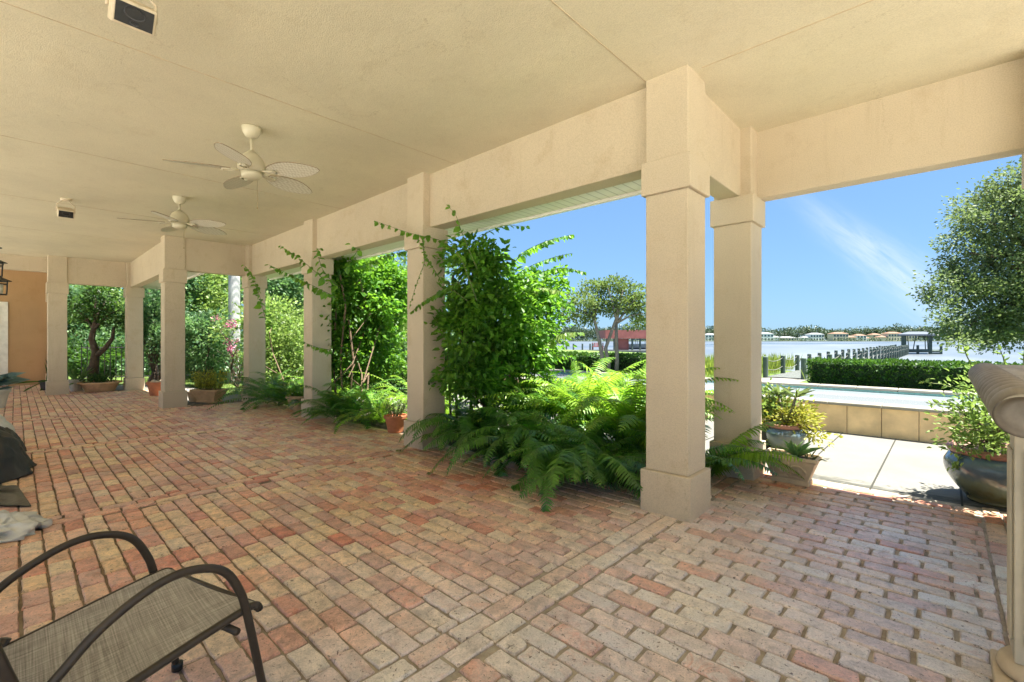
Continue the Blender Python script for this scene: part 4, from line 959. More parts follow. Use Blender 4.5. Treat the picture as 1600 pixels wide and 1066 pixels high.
# ------------------------------------------------------------------ far shore
def house(px0, px1, h, label, wall, roof, z=545, two=True, wings=0):
    a = at(px0, 531, z); b = at(px1, 531, z); a[2] = b[2] = 0; ex = unit(b-a); ey = np.array([-ex[1], ex[0], 0]); W = np.linalg.norm(b-a); c = (a+b)/2+ey*5
    t = thing('shore_house', tuple(c), label, 'house', 'houses on the far shore')
    m_ = MB(); m_.rbox(c+(0, 0, h/2), ex*W*.5, ey*5, (0, 0, h/2)); 
    if wings: m_.rbox(c+ex*wings*W*.75+(0, 0, h*.25), ex*W*.3, ey*4, (0, 0, h*.25))
    m_.build('wall', wall, t)
    m_ = MB(); o = h
    rr = [c-ex*(W/2+.35)-ey*5.35+(0, 0, o), c+ex*(W/2+.35)-ey*5.35+(0, 0, o), c+ex*(W/2+.35)+ey*5.35+(0, 0, o), c-ex*(W/2+.35)+ey*5.35+(0, 0, o), c-ex*W*.22+(0, 0, o+1.9), c+ex*W*.22+(0, 0, o+1.9)]
    m_.add(rr, [(0, 1, 5, 4), (1, 2, 5), (2, 3, 4, 5), (3, 0, 4), (3, 2, 1, 0)])
    if wings:
        q_ = c+ex*wings*W*.75; o = h*.5
        rr = [q_+ex*i*W*.33+ey*j*4.6+(0, 0, o) for i, j in ((-1, -1), (1, -1), (1, 1), (-1, 1))]+[q_+(0, 0, o+2)]; m_.add(rr, [(0, 1, 4), (1, 2, 4), (2, 3, 4), (3, 0, 4), (3, 2, 1, 0)])
    m_.build('roof', roof, t)
    nwin = max(3, int(W/3.2))
    for fl in range(2 if two else 1):
        for i in range(nwin):
            u = (i+.5)/nwin-.5; m_ = MB(); m_.rbox(c+ex*W*u-ey*5.05+(0, 0, h*(.25+.48*fl) if two else h*.5), ex*W/nwin*.28, ey*.06, (0, 0, 1.05)); m_.build('window', 'window', t)
house(1102, 1122, 7.0, 'white far-shore house seen between the two near columns', 'whitewall', 'paleroof', wings=-1)
house(1188, 1209, 8.2, 'white two-storey far-shore house just right of the pale column', 'whitewall', 'paleroof', wings=1)
house(1218, 1245, 3.4, 'low pale far-shore building between the first white houses', 'tanwall', 'paleroof', two=False)
house(1266, 1288, 7.6, 'white far-shore house with grey roofs and a low wing', 'whitewall', 'paleroof', wings=-1)
house(1302, 1326, 8.2, 'tan far-shore house with the orange hipped roof, left one', 'tanwall', 'tileroof', wings=1, z=530)
house(1339, 1354, 6.2, 'small white far-shore house with a clay roof wing', 'whitewall', 'tileroof', wings=1)
house(1364, 1378, 7.2, 'narrow tan far-shore house with a clay roof', 'tanwall', 'tileroof', z=560)
house(1388, 1410, 8.6, 'large tan far-shore house left of the boat shelter', 'tanwall', 'tileroof', wings=-1, z=535)
house(1420, 1434, 6.0, 'far-shore house seen under the boat shelter roof', 'tanwall', 'tileroof')
bl = []
for px in np.arange(700, 1700, 9.0):
    if 1186 < px < 1198: continue
    hh = 15+5*noise.noise(Vector((px*.021, 0, 3)))+3*noise.noise(Vector((px*.09, 1, 0)))
    p = at(px, 531, 580); bl.append(((p[0], p[1], hh*.5), (6.5, 6.5, hh*.55)))
    p = at(px, 531, 600); bl.append(((p[0], p[1], hh*.72), (6, 6, hh*.42)))
V, F = cloud(bl, 4200, 16, 2.2, 2.3, shell=.2); tag(arr_mesh('far_treeline', V, F, 'far'), 'dark green tree line along the far shore', 'treeline', kind='stuff')
bl = [((farpt(px, 520)[0], farpt(px, 520)[1], .8), (4, 4, 1.2)) for px in np.cumsum(rng.uniform(5, 22, 66))+760]
V, F = cloud(bl, 900, 10, 1.6, 1.4, shell=.3); tag(arr_mesh('shore_shrubbery', V, F, 'far'), 'low shrubs along the far waterline', 'shrubbery', kind='stuff')
# ------------------------------------------------------------------ pots and planters
def pot(px, py, H, r0, r1, mt, name, label, cat='pot', rim=.02, group=None, z=None, n=28):
    g = ground(px, py, 0); g = g+unit(np.array([FW[0], FW[1], 0]))*r0
    t = thing(name, (g[0], g[1], 0), label, cat, group); c = np.array([g[0], g[1], 0])
    m_ = MB(); prof = [(r0, .0), (r0+(r1-r0)*.3, H*.3), (r0+(r1-r0)*.85, H*.82), (r1*1.07, H*.83), (r1*1.10, H*.98), (r1*1.08, H), (r1*.96, H), (r1*.93, H*.88)]
    m_.lathe(prof, c, n); m_.build('pot_body', mt, t, False, 0)
    m_ = MB(); m_.lathe([(r1*.92, H*.86), (r1*.5, H*.88), (.01, H*.89)], c, 20); m_.build('soil', 'pebble', t)
    return t, c+np.array([0, 0, H*.88])
def tuft(t, c, n, Ls, mt, spread=.6, wid=.1, name='foliage', r=.06):
    P = c+rng.normal(size=(n, 3))*np.array([r, r, .0]); D = rng.normal(size=(n, 3))*spread+np.array([0, 0, 1.])
    V, F = leaves(P, D, Ls*rng.uniform(.6, 1.15, n), wid=wid, fold=.6); return arr_mesh(name, V, F, mt, t)
def herb(t, c, n, H, mt, r=.1, ls=.03, lean=.5):
    m_ = MB(); P = []; D = []
    for i in range(n):
        a = rng.uniform(0, 2*math.pi); d = unit(np.array([math.cos(a)*lean, math.sin(a)*lean, 1.])*np.array([rng.random()+.2]*2+[1])); h = H*rng.uniform(.6, 1.1)
        p0 = c+np.array([math.cos(a), math.sin(a), 0])*r*rng.random(); m_.tube([p0, p0+d*h*.5, p0+d*h+np.array([0, 0, -.01])], [.003, .0025, .001], 4)
        k = 22; u = rng.uniform(.15, 1, (k, 1)); P.append(p0+d*h*u); D.append(rng.normal(size=(k, 3))+d)
    m_.build('stems', 'stem', t); V, F = diam(np.concatenate(P), np.concatenate(D), ls*rng.uniform(.6, 1.2, n*22), wid=.4); arr_mesh('foliage', V, F, mt, t)
t, c = pot(615, 677, .235, .105, .15, 'terra', 'clay_pot', 'small terracotta pot of grey-green herb left of the vine column', group='pots along the porch edge'); herb(t, c, 34, .27, 'herb', .08)
t, c = pot(600, 655, .20, .10, .12, 'terralight', 'clay_pot', 'pale clay pot half hidden behind the small terracotta pot', group='pots along the porch edge'); herb(t, c, 14, .2, 'yellowherb', .06)
t, c = pot(239, 619, .32, .15, .21, 'terra', 'clay_pot', 'bright orange terracotta pot left of the corner column', group='pots along the porch edge')
m_ = MB(); V = []
for i in range(7): m_.lathe([(.01, -.05), (.06, -.03), (.07, 0), (.05, .04), (.01, .06)], c+rng.normal(size=3)*(.08, .08, .015), 8)
m_.build('pale_stones', 'cast', t, True); m_ = MB(); m_.tube([c, c+(.05, 0, .2), c+(-.02, 0, .38), c+(-.10, 0, .44)], .012, 5); m_.build('bare_stem', 'palebark', t)
t, c = pot(460, 641, .26, .12, .19, 'terralight', 'bowl_pot', 'pale clay bowl pot with bright fern left of the third column', group='pots along the porch edge'); fern(c[0], c[1], '', 22, .45, z=c[2], mt='fernlight', parent=t, elr=(20, 85), npair=20, pl=.05)
t, c = pot(382, 625, .18, .10, .13, 'terralight', 'clay_pot', 'small clay pot at the foot of the fern column', group='pots along the porch edge'); herb(t, c, 26, .3, 'yellowherb', .08)
# bowl planter below the curved tree
t, c = pot(141, 613, .24, .28, .40, 'terralight', 'bowl_planter', 'wide shallow clay planter in front of the curved tree'); herb(t, c, 70, .24, 'dark', .33, .05)
t, c = pot(113, 612, .30, .10, .18, 'potwhite', 'white_pot', 'pale pot of spiky leaves behind the last column'); tuft(t, c, 26, .45, 'aloe', .9, .08)
t, c = pot(67, 610, .25, .13, .16, 'darkbag', 'dark_pot', 'dark pot with long thin leaves left of the last column'); tuft(t, c, 16, .75, 'dark', .9, .05)
# rectangular planters
def trough(base, ang, Lx, Ly, H, mt, name, label, flare=.82, relief=False):
    t = thing(name, (base[0], base[1], 0), label, 'planter'); c = np.array([base[0], base[1], 0.])
    ex = np.array([math.cos(ang), math.sin(ang), 0]); ey = np.array([-math.sin(ang), math.cos(ang), 0])
    lv = [(flare*.86, 0), (flare*.86, .14), (flare*.80, .16), (.93, .80), (.97, .86), (1.02, .87), (1.02, 1.0), (.93, 1.0), (.91, .88)]
    V = []; 
    for s, z in lv:
        for i, j in ((-1, -1), (1, -1), (1, 1), (-1, 1)): V.append(c+ex*i*Lx/2*s+ey*j*(Ly/2-(1-s)*Lx*.32)+np.array([0, 0, z*H]))
    m_ = MB(); F = [(k*4+i, k*4+(i+1) % 4, (k+1)*4+(i+1) % 4, (k+1)*4+i) for k in range(len(lv)-1) for i in range(4)]; m_.add(V, F+[(3, 2, 1, 0), tuple(range((len(lv)-1)*4, len(lv)*4))])
    body = m_.build('planter_body', mt, t, bevel=.005)
    if relief:
        m_ = MB()
        def fp(u, w): # point on the sloping front face
            s = flare*.80+(.93-flare*.80)*(w-.16)/.64
            return c+ex*u*Lx/2-ey*(Ly/2-(1-s)*Lx*.32+.002)+np.array([0, 0, w*H])
        for s in (-1, 1):
            sp = [fp(s*(.10+.30*math.cos(a)*(1-a/9)+.16), .50+.22*math.sin(a)*(1-a/9)) for a in np.linspace(0, 6.6, 30)]
            m_.tube(sp, .009, 6); m_.tube([fp(0, .25), fp(s*.15, .27), fp(s*.5, .22), fp(s*.62, .42), fp(s*.56, .6)], .008, 6)
            m_.tube([fp(0, .3), fp(s*.06, .5), fp(s*.12, .70)], .008, 6)
        m_.tube([fp(0, .22), fp(0, .78)], .008, 6); m_.build('scroll_relief', mt, body, True)
    m_ = MB(); m_.rbox(c+(0, 0, H*.88), ex*Lx*.45, ey*(Ly/2-.03), (0, 0, .006)); m_.build('soil', 'pebble', t)
    return t, c+np.array([0, 0, H*.89]), ex, ey
# scroll planter by the rear column : front bottom edge from (1208,752) to (1256,762) in the photo
fr = ground(1232, 757); ang = math.atan2(*(ground(1256, 761)-ground(1208, 752))[[1, 0]])
exx = np.array([math.cos(ang), math.sin(ang), 0]); eyy = np.array([-math.sin(ang), math.cos(ang), 0])
t, c, ex, ey = trough(fr+eyy*.11, ang, .43, .25, .255, 'cast', 'scroll_planter', 'cast stone trough planter with scroll relief holding an agave', relief=True)
n = 16; a = np.linspace(0, 2*math.pi, n, endpoint=False)+.2
P = np.tile(c+ex*.04, (n, 1)); D = np.stack([np.cos(a)*.8, np.sin(a)*.8, np.where(np.arange(n) % 2, .9, .35)+.2], 1)
V, F = leaves(P, D, rng.uniform(.16, .25, n), wid=.22, fold=.8); arr_mesh('agave_leaves', V, F, 'aloe', t)
n = 60; P = c+ex*rng.uniform(-.18, .18, (n, 1))+ey*rng.uniform(-.08, .08, (n, 1)); V, F = leaves(P, rng.normal(size=(n, 3))*.8+(0, 0, .5), rng.uniform(.05, .13, n), wid=.14, fold=.5); arr_mesh('low_succulents', V, F, 'herb', t)
# trough right of the corner column
g = ground(316, 630)
t, c, ex, ey = trough((g[0]-.1, g[1]+.15, 0), R(32), .62, .34, .27, 'terralight', 'clay_trough', 'yellowish clay trough of bright yellow plants right of the corner column')
for dx in (-.18, 0, .18): herb(t, c+ex*dx, 26, .42, 'yellowherb', .08, .055)
t, c = pot(300, 628, .2, .11, .16, 'terralight', 'clay_pot', 'low rough clay bowl beside the corner column base', group='pots along the porch edge'); herb(t, c, 10, .12, 'herb', .08)
# glazed pots behind the scroll planter
def bowl(cx, cy, H, rb, rm, rr, mt, rim, name, label):
    t = thing(name, (cx, cy, -.01), label, 'pot', 'glazed pots on the deck'); c = np.array([cx, cy, -.01])
    pr = [(rb, 0), (rb*1.02, .015)]+[(rb+(rm-rb)*math.sin(u*math.pi/2), .02+(H*.62)*u) for u in np.linspace(0, 1, 9)]+[(rm*.985, H*.72), (rr*1.02, H*.86)]
    m_ = MB(); m_.lathe(pr, c, 40); m_.build('pot_body', mt, t, True)
    m_ = MB(); m_.lathe([(rr*1.0, H*.86), (rr*1.07, H*.89), (rr*1.10, H*.95), (rr*1.06, H), (rr*.96, H*.99), (rr*.93, H*.9)], c, 40); m_.build('pot_rim', rim, t, True)
    m_ = MB(); m_.lathe([(rr*.93, H*.9), (.01, H*.93)], c, 24); m_.build('soil', 'pebble', t)
    return t, c+np.array([0, 0, H*.92])
def shrub_in(t, c, tips, ls, mt, nper, stem='bark', wid=.6, sp=.12, r=.011):
    m_ = MB(); P = []; D = []
    for tip in tips:
        tip = np.array(tip); mid = (c+tip)/2+rng.normal(size=3)*.05+(0, 0, .05); q = [c, c*.6+mid*.4, mid, tip]
        m_.tube(q, [r, r*.8, r*.55, r*.25], 5); u = rng.uniform(.35, 1.02, nper)[:, None]; p = np.where(u < .5, c+(mid-c)*u*2, mid+(tip-mid)*(u-.5)*2)
        o = rng.normal(size=(nper, 3))*sp*np.array([1, 1, .7]); P.append(p+o); D.append(unit(o)+unit(tip-c)*.5+rng.normal(size=(nper, 3))*.4)
    m_.build('branches', stem, t, True); P = np.concatenate(P); P[:, 2] = np.maximum(P[:, 2], .03)
    V, F = leaves(P, np.concatenate(D), ls*rng.uniform(.5, 1.2, len(P)), wid=wid, fold=.3); return arr_mesh('foliage', V, F, mt, t)
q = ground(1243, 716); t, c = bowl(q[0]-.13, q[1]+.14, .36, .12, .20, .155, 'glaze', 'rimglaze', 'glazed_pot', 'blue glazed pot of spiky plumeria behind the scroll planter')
zc = 5.4
for (bx, by), top in (((1246, 668), (1247, 634)), ((1237, 668), (1232, 640))):
    pass
shrub_in(t, c, [at(px, py, 5.25+dz) for px, py, dz in ((1262, 640, .1), (1225, 630, .2), (1272, 660, 0), (1200, 650, .3), (1280, 690, -.1), (1210, 670, .1), (1240, 650, .2), (1198, 628, .4), (1284, 686, -.1), (1255, 655, -.1), (1268, 650, .2))], .05, 'yellowherb', 120, sp=.07)
m_ = MB(); a_ = at(1243, 622, 5.2); m_.tube([c, (c+a_)/2+(.01, 0, 0), a_], [.022, .018, .013], 7); b2 = at(1216, 618, 5.5); m_.tube([c, (c+b2)/2, b2], [.02, .016, .011], 7); m_.build('thick_stems', 'palebark', t, True)
for p0 in (a_, b2):
    n = 15; a = rng.uniform(0, 6.28, n); D = np.stack([np.cos(a), np.sin(a), rng.uniform(.15, 1.2, n)], 1); V, F = leaves(np.tile(p0, (n, 1)), D, rng.uniform(.15, .24, n), wid=.17, fold=.5); arr_mesh('leaf_rosette', V, F, 'herb', t)
q = ground(1205, 712); t, c = bowl(q[0]-.05, q[1]+.30, .34, .11, .18, .15, 'darkbag', 'rimglaze', 'glazed_pot', 'dark pot of bushy green shrub close behind the pale column')
shrub_in(t, c, [at(px, py, 5.6) for px, py in ((1200, 610), (1215, 625), (1195, 640), (1225, 640), (1210, 655), (1190, 620), (1235, 640))], .055, 'lime', 150, sp=.10)
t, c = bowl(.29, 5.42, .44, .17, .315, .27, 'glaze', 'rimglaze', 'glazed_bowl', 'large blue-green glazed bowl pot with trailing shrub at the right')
shrub_in(t, c, [at(px, py, z) for px, py, z in ((1490, 670, 3.7), (1500, 640, 3.7), (1520, 610, 3.75), (1545, 620, 3.6), (1560, 650, 3.6), (1575, 600, 3.8), (1530, 660, 3.5), (1600, 640, 3.8), (1500, 700, 3.55), (1520, 585, 3.9), (1560, 610, 4.0), (1590, 660, 3.6), (1545, 680, 3.5), (1510, 655, 3.8), (1610, 600, 3.9))], .048, 'lime', 125, sp=.085)
for pts in (((1530, 640), (1500, 610), (1470, 600), (1442, 598)), ((1520, 660), (1495, 635), (1470, 632), (1448, 630)), ((1540, 620), (1525, 585), (1510, 555), (1505, 540)), ((1580, 620), (1572, 585), (1568, 560), (1562, 545)), ((1600, 610), (1598, 580), (1600, 555), (1605, 545)), ((1525, 690), (1505, 705), (1496, 722), (1494, 735))):
    Q = np.array([at(a, b, 3.75) for a, b in pts]); m_ = MB(); m_.tube(Q, [.006, .005, .004, .002], 5); o = m_.build('long_shoot', 'stem', t)
    n = 26; u = rng.uniform(0, 2.99, n); i = u.astype(int); f = (u-i)[:, None]; P = Q[i]*(1-f)+Q[i+1]*f
    V, F = leaves(P, rng.normal(size=(n, 3))+unit(Q[3]-Q[0])*.6, rng.uniform(.03, .055, n), wid=.55); arr_mesh('shoot_leaves', V, F, 'lime', o)
# blue-grey plant at the left edge
g = ground(-22, 640); t, c = pot(-26, 640, .35, .16, .22, 'potwhite', 'potted_plant', 'potted plant with blue-grey leaves cut off at the left edge', 'plant'); c_ = c
n = 26; a = rng.uniform(0, 6.28, n); V, F = leaves(np.tile(c, (n, 1))+rng.normal(size=(n, 3))*.04+(0, 0, .12), np.stack([np.cos(a), np.sin(a), rng.uniform(.0, .9, n)], 1), rng.uniform(.3, .5, n), wid=.4, fold=.3); arr_mesh('foliage', V, F, 'bluegrey', t)
# ------------------------------------------------------------------ patio chair
U = RT*.895-FW*.445; Vv = -RT*.445-FW*.895
FLc = RT*-1.33+FW*1.795
def ch(u, v, h): return FLc+U*u+Vv*v+np.array([0, 0, h])     # u 0..0.524 across, v back, h up
o0 = ch(.262, .25, 0)
t = thing('patio_chair', tuple(o0), 'brown metal sling patio chair with curved arms at lower left', 'chair')
def smooth_path(pts, k=40):
    P = np.array(pts, float); s = np.linspace(0, len(P)-1, k); out = []
    for x in s:
        i = min(int(x), len(P)-2); f = x-i; p0 = P[max(i-1, 0)]; p1 = P[i]; p2 = P[i+1]; p3 = P[min(i+2, len(P)-1)]
        out.append(.5*((2*p1)+(-p0+p2)*f+(2*p0-5*p1+4*p2-p3)*f*f+(-p0+3*p1-3*p2+p3)*f**3))
    return out
side = [(-.035, .01), (.0, .20), (.045, .42), (.068, .495), (.108, .567), (.165, .608), (.25, .628), (.34, .612), (.4365, .566), (.50, .512), (.56, .46)]
for u in (-.006, .540):
    pts = smooth_path([ch(u, v, h) for v, h in side]); m_ = MB(); m_.tube(pts, .013, 10, flat=.8); a = m_.build('arm_and_front_leg', 'frame', t, True)
    f = ch(u, -.037, 0); m_ = MB(); m_.lathe([(.019, 0.001), (.020, .028), (.016, .03)], f, 12); m_.build('foot_cap', 'iron', a, True)
for u in (.0, .534):
    m_ = MB(); m_.tube([ch(u, .56, .003), ch(u, .50, .30), ch(u, .44, .40)], .014, 8); m_.build('rear_leg', 'frame', t, True)
prof = [(-.012, .395), (.0, .415), (.03, .42), (.12, .414), (.25, .40), (.38, .385), (.47, .378), (.52, .39)]
back = [(.54, .41), (.58, .52), (.63, .70), (.675, .88), (.69, .94)]
for u in (.008, .526):
    m_ = MB(); m_.tube(smooth_path([ch(u, v, h-.006) for v, h in prof+back]), .0125, 8); m_.build('side_rail', 'frame', t, True)
def sling(pf, name):
    K = 30; q = smooth_path([np.array([v, h, 0]) for v, h in pf], K); m_ = MB(); V = []
    for layer in (0, -.004):
        for p in q:
            for j in range(9):
                u = .012+.51*j/8; sag = -.012*math.sin(math.pi*j/8); V.append(ch(u, p[0], p[1]+.004+sag+layer))
    F = [(i*9+j, i*9+j+1, (i+1)*9+j+1, (i+1)*9+j) for i in range(K-1) for j in range(8)]
    m_.add(V, F+[tuple(K*9+x for x in f[::-1]) for f in F]); m_.build(name, 'sling', t, True)
sling(prof, 'seat'); sling([(.545, .43), (.58, .52), (.63, .70), (.672, .87)], 'backrest')
m_ = MB(); m_.tube([ch(-.004, .0, .405), ch(.538, .0, .405)], .0125, 8); m_.build('front_rail', 'frame', t, True)
m_ = MB(); m_.tube([ch(.0, .07, .36), ch(.534, .07, .36)], .0115, 8); m_.build('stretcher', 'frame', t, True)
m_ = MB(); m_.tube([ch(.0, .69, .935), ch(.534, .69, .935)], .0125, 8); m_.build('back_rail', 'frame', t, True)
# ------------------------------------------------------------------ stone table at right
t = thing('stone_table', (.42, 3.3, 0), 'carved stone table with rope-twist edge cut off at the right', 'table')
TX0, TX1, TY0, TY1, TH = .155, .95, 2.14, 4.45, 1.137
m_ = MB(); m_.box(TX0+.03, TX1, TY0+.02, TY1-.03, TH-.055, TH); m_.build('table_top', 'stone', t, bevel=.008)
def rope(p0, p1, r, lobes):
    p0, p1 = np.array(p0), np.array(p1); d = p1-p0; Ln = np.linalg.norm(d); d /= Ln; a = np.cross(d, (0, 0, 1.)); a /= np.linalg.norm(a); b = np.array([0, 0, 1.]); n = 36; k = int(Ln/.006)
    V = []
    for i in range(k+1):
        s = i/k; e = min(1, min(s, 1-s)*Ln/.03)**.5
        for j in range(n):
            th = 2*math.pi*j/n; rr = r*(.60+.44*abs(math.cos(math.pi*(s*Ln+.045*math.sin(th))/lobes))**.6)*(.55+.45*e); V.append(p0+d*Ln*s+rr*(math.cos(th)*a+math.sin(th)*b))
    m2 = MB(); m2.add(V, [(i*n+j, i*n+(j+1) % n, (i+1)*n+(j+1) % n, (i+1)*n+j) for i in range(k) for j in range(n)]+[tuple(range(n-1, -1, -1)), tuple(range(k*n, k*n+n))]); return m2
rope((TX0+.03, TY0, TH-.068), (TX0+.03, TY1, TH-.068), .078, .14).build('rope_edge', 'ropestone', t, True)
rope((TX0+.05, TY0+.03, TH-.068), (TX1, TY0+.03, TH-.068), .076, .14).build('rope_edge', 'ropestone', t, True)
m_ = MB()
for s, z0_, z1_ in ((.07, TH-.155, TH-.115), (.095, TH-.185, TH-.155)): m_.box(TX0+s, TX1-.05, TY0+s, TY1-s, z0_, z1_)
m_.build('apron', 'stone', t, bevel=.012)
def leg(x, y):
    m_ = MB(); m_.box(x+.02, x+.18, y+.02, y+.18, .13, TH-.184)
    for k in range(3):
        m_.box(x+.045+k*.04, x+.065+k*.04, y+.010, y+.02, .2, TH-.24); m_.box(x+.010, x+.02, y+.045+k*.04, y+.065+k*.04, .2, TH-.24)
    l = m_.build('table_leg', 'legstone', t, bevel=.004)
    m_ = MB(); m_.lathe([(.10, .06), (.118, .072), (.122, .09), (.115, .112), (.098, .13)], (x+.1, y+.1, 0), 28); m_.build('leg_ring', 'cast', l, True)
    m_ = MB(); m_.box(x-.03, x+.23, y-.03, y+.23, .001, .062); m_.build('leg_plinth', 'cast', l, bevel=.006)
leg(.158, 2.45); leg(.70, 2.45); leg(.70, 3.9)
m_ = MB(); m_.box(TX0+.12, TX0+.22, 3.95, 4.1, TH-.26, TH-.184); m_.build('corbel', 'stone', t, bevel=.015)
# ------------------------------------------------------------------ covered heap and bags at the left
def lump(name, c, r, mt, label, cat, seed, amp=.22, fold=.10, group=None, flat=False):
    t = thing(name, (c[0], c[1], 0.0), label, cat, group); n, k = 72, 36; V = []
    for i in range(k):
        ph = math.pi/2*(1-i/(k-1))
        for j in range(n):
            th = 2*math.pi*j/n; d = Vector((math.cos(th)*math.cos(ph), math.sin(th)*math.cos(ph), math.sin(ph)))
            s = 1+amp*noise.noise(d*1.6+Vector((seed, 0, 0)))+fold*(1-2*abs(noise.noise(Vector((d.x*4, d.y*4, d.z*2.2+seed)))))+.008*noise.noise(d*14)+.02*math.sin(th*8+4*noise.noise(d*2))*(1-.8*d.z)
            skirt = 1+.12*max(0, .25-d.z)*4*(noise.noise(Vector((th*3, seed, 2)))+.5)
            V.append((c[0]+d.x*r[0]*s*skirt, c[1]+d.y*r[1]*s*skirt, max(.004, c[2]+d.z*r[2]*s)))
    V.append((c[0], c[1], .003)); F = [(i*n+j, (i+1)*n+j, (i+1)*n+(j+1) % n, i*n+(j+1) % n) for i in range(k-1) for j in range(n)]+[((k-1)*n+j, len(V)-1, (k-1)*n+(j+1) % n) for j in range(n)]
    m_ = MB(); m_.add(V, F); m_.build(name+'_skin', mt, t, True); return t
lump('fabric_heap', at(-74, 731, 4.35)*(1, 1, 0), (.66, .48, .46), 'darkbag', 'dark crumpled fabric cover heaped at the left edge', 'cover', 3.1, .10, .08)
q = ground(-10, 712); lump('fabric_heap', (q[0], q[1], 0), (.26, .22, .30), 'darkbag', 'smaller dark fabric roll behind the main heap', 'cover', 8.7, .10, .08)
q = ground(-16, 700); lump('plastic_bag', (q[0]-.1, q[1]-.05, 0), (.33, .26, .40), 'whitebag', 'white plastic bag on the far side of the dark heap', 'bag', 5.5, .12, .10)
q = ground(-8, 838); lump('pale_cloth', (q[0]-.05, q[1]-.03, 0), (.24, .20, .10), 'whitecloth', 'crumpled pale cloth lying on the bricks near the chair', 'cloth', 1.3, .30, .30)
q = ground(25, 828); q2 = ground(72, 822)
m_ = MB(); m_.tube(smooth_path([q+(0, 0, .05), (q+q2)/2+(0, 0, .055), q2+(0, 0, .02), (q+q2)/2+(0.05, .06, .015), q+(.02, .08, .02)], 24), [.03*(1-.7*abs(i/12-1)**.5*.9)+.006 for i in range(24)], 8)
tag(m_.build('cloth_strap', 'whitecloth', None, True), 'pale drawstring end trailing from the crumpled cloth', 'strap', kind='thing')
# black plastic sheet, sloping from the heap onto the floor
t = thing('plastic_sheet', tuple(ground(5, 790)), 'flat black plastic sheet between the dark heap and the pale cloth', 'sheet')
g0, g1, g2, g3 = ground(-60, 790), ground(49, 794), at(28, 762, 3.95), at(-60, 762, 3.9)
N = 16; V = []
for layer in (0, .006):
    for i in range(N):
        for j in range(N):
            a, b = i/(N-1), j/(N-1); p = (g0*(1-a)+g1*a)*(1-b)+(g3*(1-a)+g2*a)*b; V.append(p+(0, 0, .012+.02*noise.noise(Vector((a*4, b*3, 1)))+layer))
F = [(i*N+j, i*N+j+1, (i+1)*N+j+1, (i+1)*N+j) for i in range(N-1) for j in range(N-1)]; m_ = MB(); m_.add(V, [f[::-1] for f in F]+[tuple(N*N+x for x in f) for f in F]); m_.build('sheet_skin', 'blacksheet', t, True)
# ------------------------------------------------------------------ light, sky, camera
SUNV = np.array([.30, .17, 1.0]); SUNV /= np.linalg.norm(SUNV)
sl = bpy.data.lights.new('sun', 'SUN'); sl.energy = 4.0; sl.angle = R(.55); sl.color = (1, .955, .87)
so = bpy.data.objects.new('sun', sl); COL.objects.link(so); so.rotation_euler = Vector(SUNV).to_track_quat('Z', 'Y').to_euler(); so.location = (0, 0, 30)
W = bpy.data.worlds.new('World'); SC.world = W; W.use_nodes = True; nt = W.node_tree; bg = nt.nodes['Background']
sky = nd(nt, 'ShaderNodeTexSky', sky_type='NISHITA'); sky.sun_disc = False
sky.sun_elevation = math.asin(SUNV[2]); sky.sun_rotation = math.atan2(SUNV[0], SUNV[1])
sky.air_density = 1.0; sky.dust_density = .4; sky.ozone_density = 2.5; sky.altitude = 0
tc = nd(nt, 'ShaderNodeTexCoord')
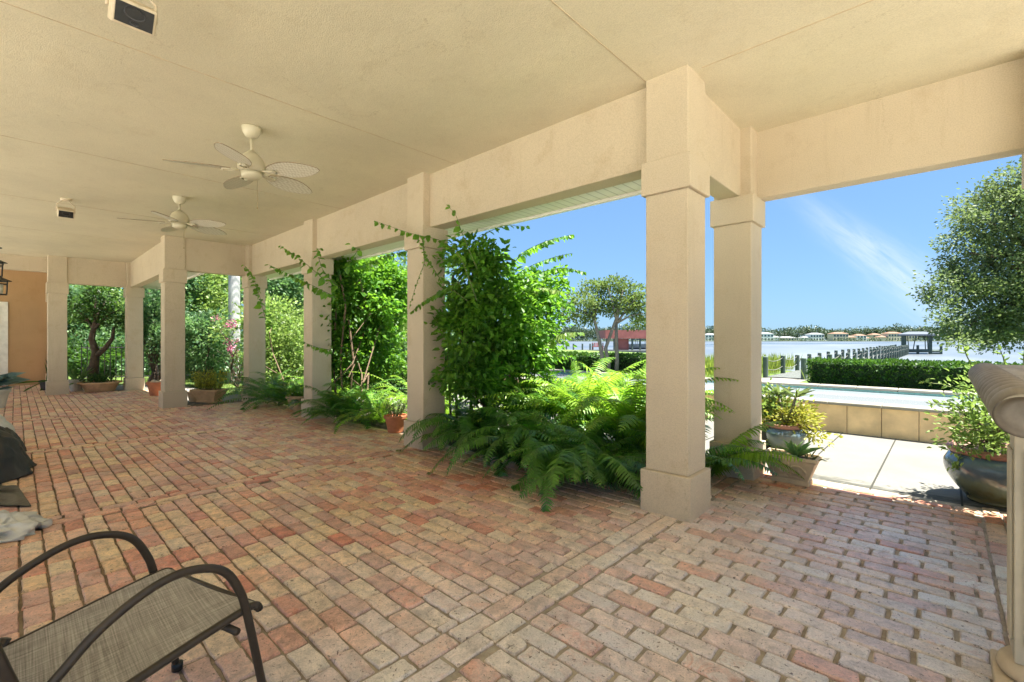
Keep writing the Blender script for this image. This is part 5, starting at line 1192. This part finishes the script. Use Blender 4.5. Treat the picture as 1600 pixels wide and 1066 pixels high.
# one thin cirrus wisp and faint veils
wd = unit(at(1360, 395, 1)-np.array([0, 0, EYE])); e1 = unit(at(1410, 455, 1)-at(1240, 330, 1)); e2 = np.cross(wd, e1)
def dot(v):
    n = nd(nt, 'ShaderNodeVectorMath', operation='DOT_PRODUCT'); L(nt, tc.outputs['Generated'], n.inputs[0]); n.inputs[1].default_value = tuple(v); return n.outputs['Value']
s1, s2, s0 = dot(e1), dot(e2), dot(wd)
c1 = float(np.dot(wd, e1)); 
a1 = math_(nt, 'MULTIPLY', math_(nt, 'SUBTRACT', s1, c1+.02), 8.0); wdt = math_(nt, 'ADD', 38.0, math_(nt, 'MULTIPLY', a1, -14.0))
a2 = math_(nt, 'MULTIPLY', s2, wdt)
r2_ = math_(nt, 'ADD', math_(nt, 'MULTIPLY', a1, a1), math_(nt, 'MULTIPLY', a2, a2))
gs = math_(nt, 'MULTIPLY', math_(nt, 'POWER', 2.718, math_(nt, 'MULTIPLY', r2_, -1.0)), math_(nt, 'GREATER_THAN', s0, 0.0))
cmb = nd(nt, 'ShaderNodeCombineXYZ'); L(nt, math_(nt, 'MULTIPLY', s1, 5), cmb.inputs[0]); L(nt, math_(nt, 'MULTIPLY', s2, 30), cmb.inputs[1])
fib = ramp(nt, tex(nt, 2.2, 6, .65, vec=cmb.outputs[0], dist=.4), [(.3, .15), (.7, 1.0)])
veil = ramp(nt, tex(nt, 2.4, 6, .6, vec=tc.outputs['Generated'], dist=.3), [(.55, 0.0), (.85, .10)])
fac = math_(nt, 'ADD', math_(nt, 'MULTIPLY', math_(nt, 'MULTIPLY', gs, fib), .6), veil, clamp=True)
gm = nd(nt, 'ShaderNodeGamma'); L(nt, sky.outputs[0], gm.inputs[0]); gm.inputs[1].default_value = .45
skc = mix(nt, 1.0, gm.outputs[0], (.76, 1.20, 1.74), 'MULTIPLY')
L(nt, mix(nt, fac, skc, (4.0, 4.3, 4.9)), bg.inputs['Color']); bg.inputs['Strength'].default_value = .05
cd = bpy.data.cameras.new('camera'); cam = bpy.data.objects.new('camera', cd); COL.objects.link(cam)
cam.location = (0, 0, EYE); cam.rotation_euler = (R(90), 0, math.atan2(.683, .730)); cd.sensor_width = 36; cd.lens = 36*FOC/1600
cd.shift_y = -.00125; cd.clip_start = .05; cd.clip_end = 5000; SC.camera = cam
SC.view_settings.view_transform = 'Standard'; SC.view_settings.look = 'None'; SC.view_settings.gamma = 1; SC.view_settings.exposure = 2.47
SC.cycles.max_bounces = 8; SC.cycles.diffuse_bounces = 5; SC.cycles.glossy_bounces = 3; SC.cycles.transmission_bounces = 4; SC.cycles.transparent_max_bounces = 4
SC.cycles.use_denoising = True; SC.cycles.sample_clamp_indirect = 8; SC.cycles.caustics_reflective = False; SC.cycles.caustics_refractive = False
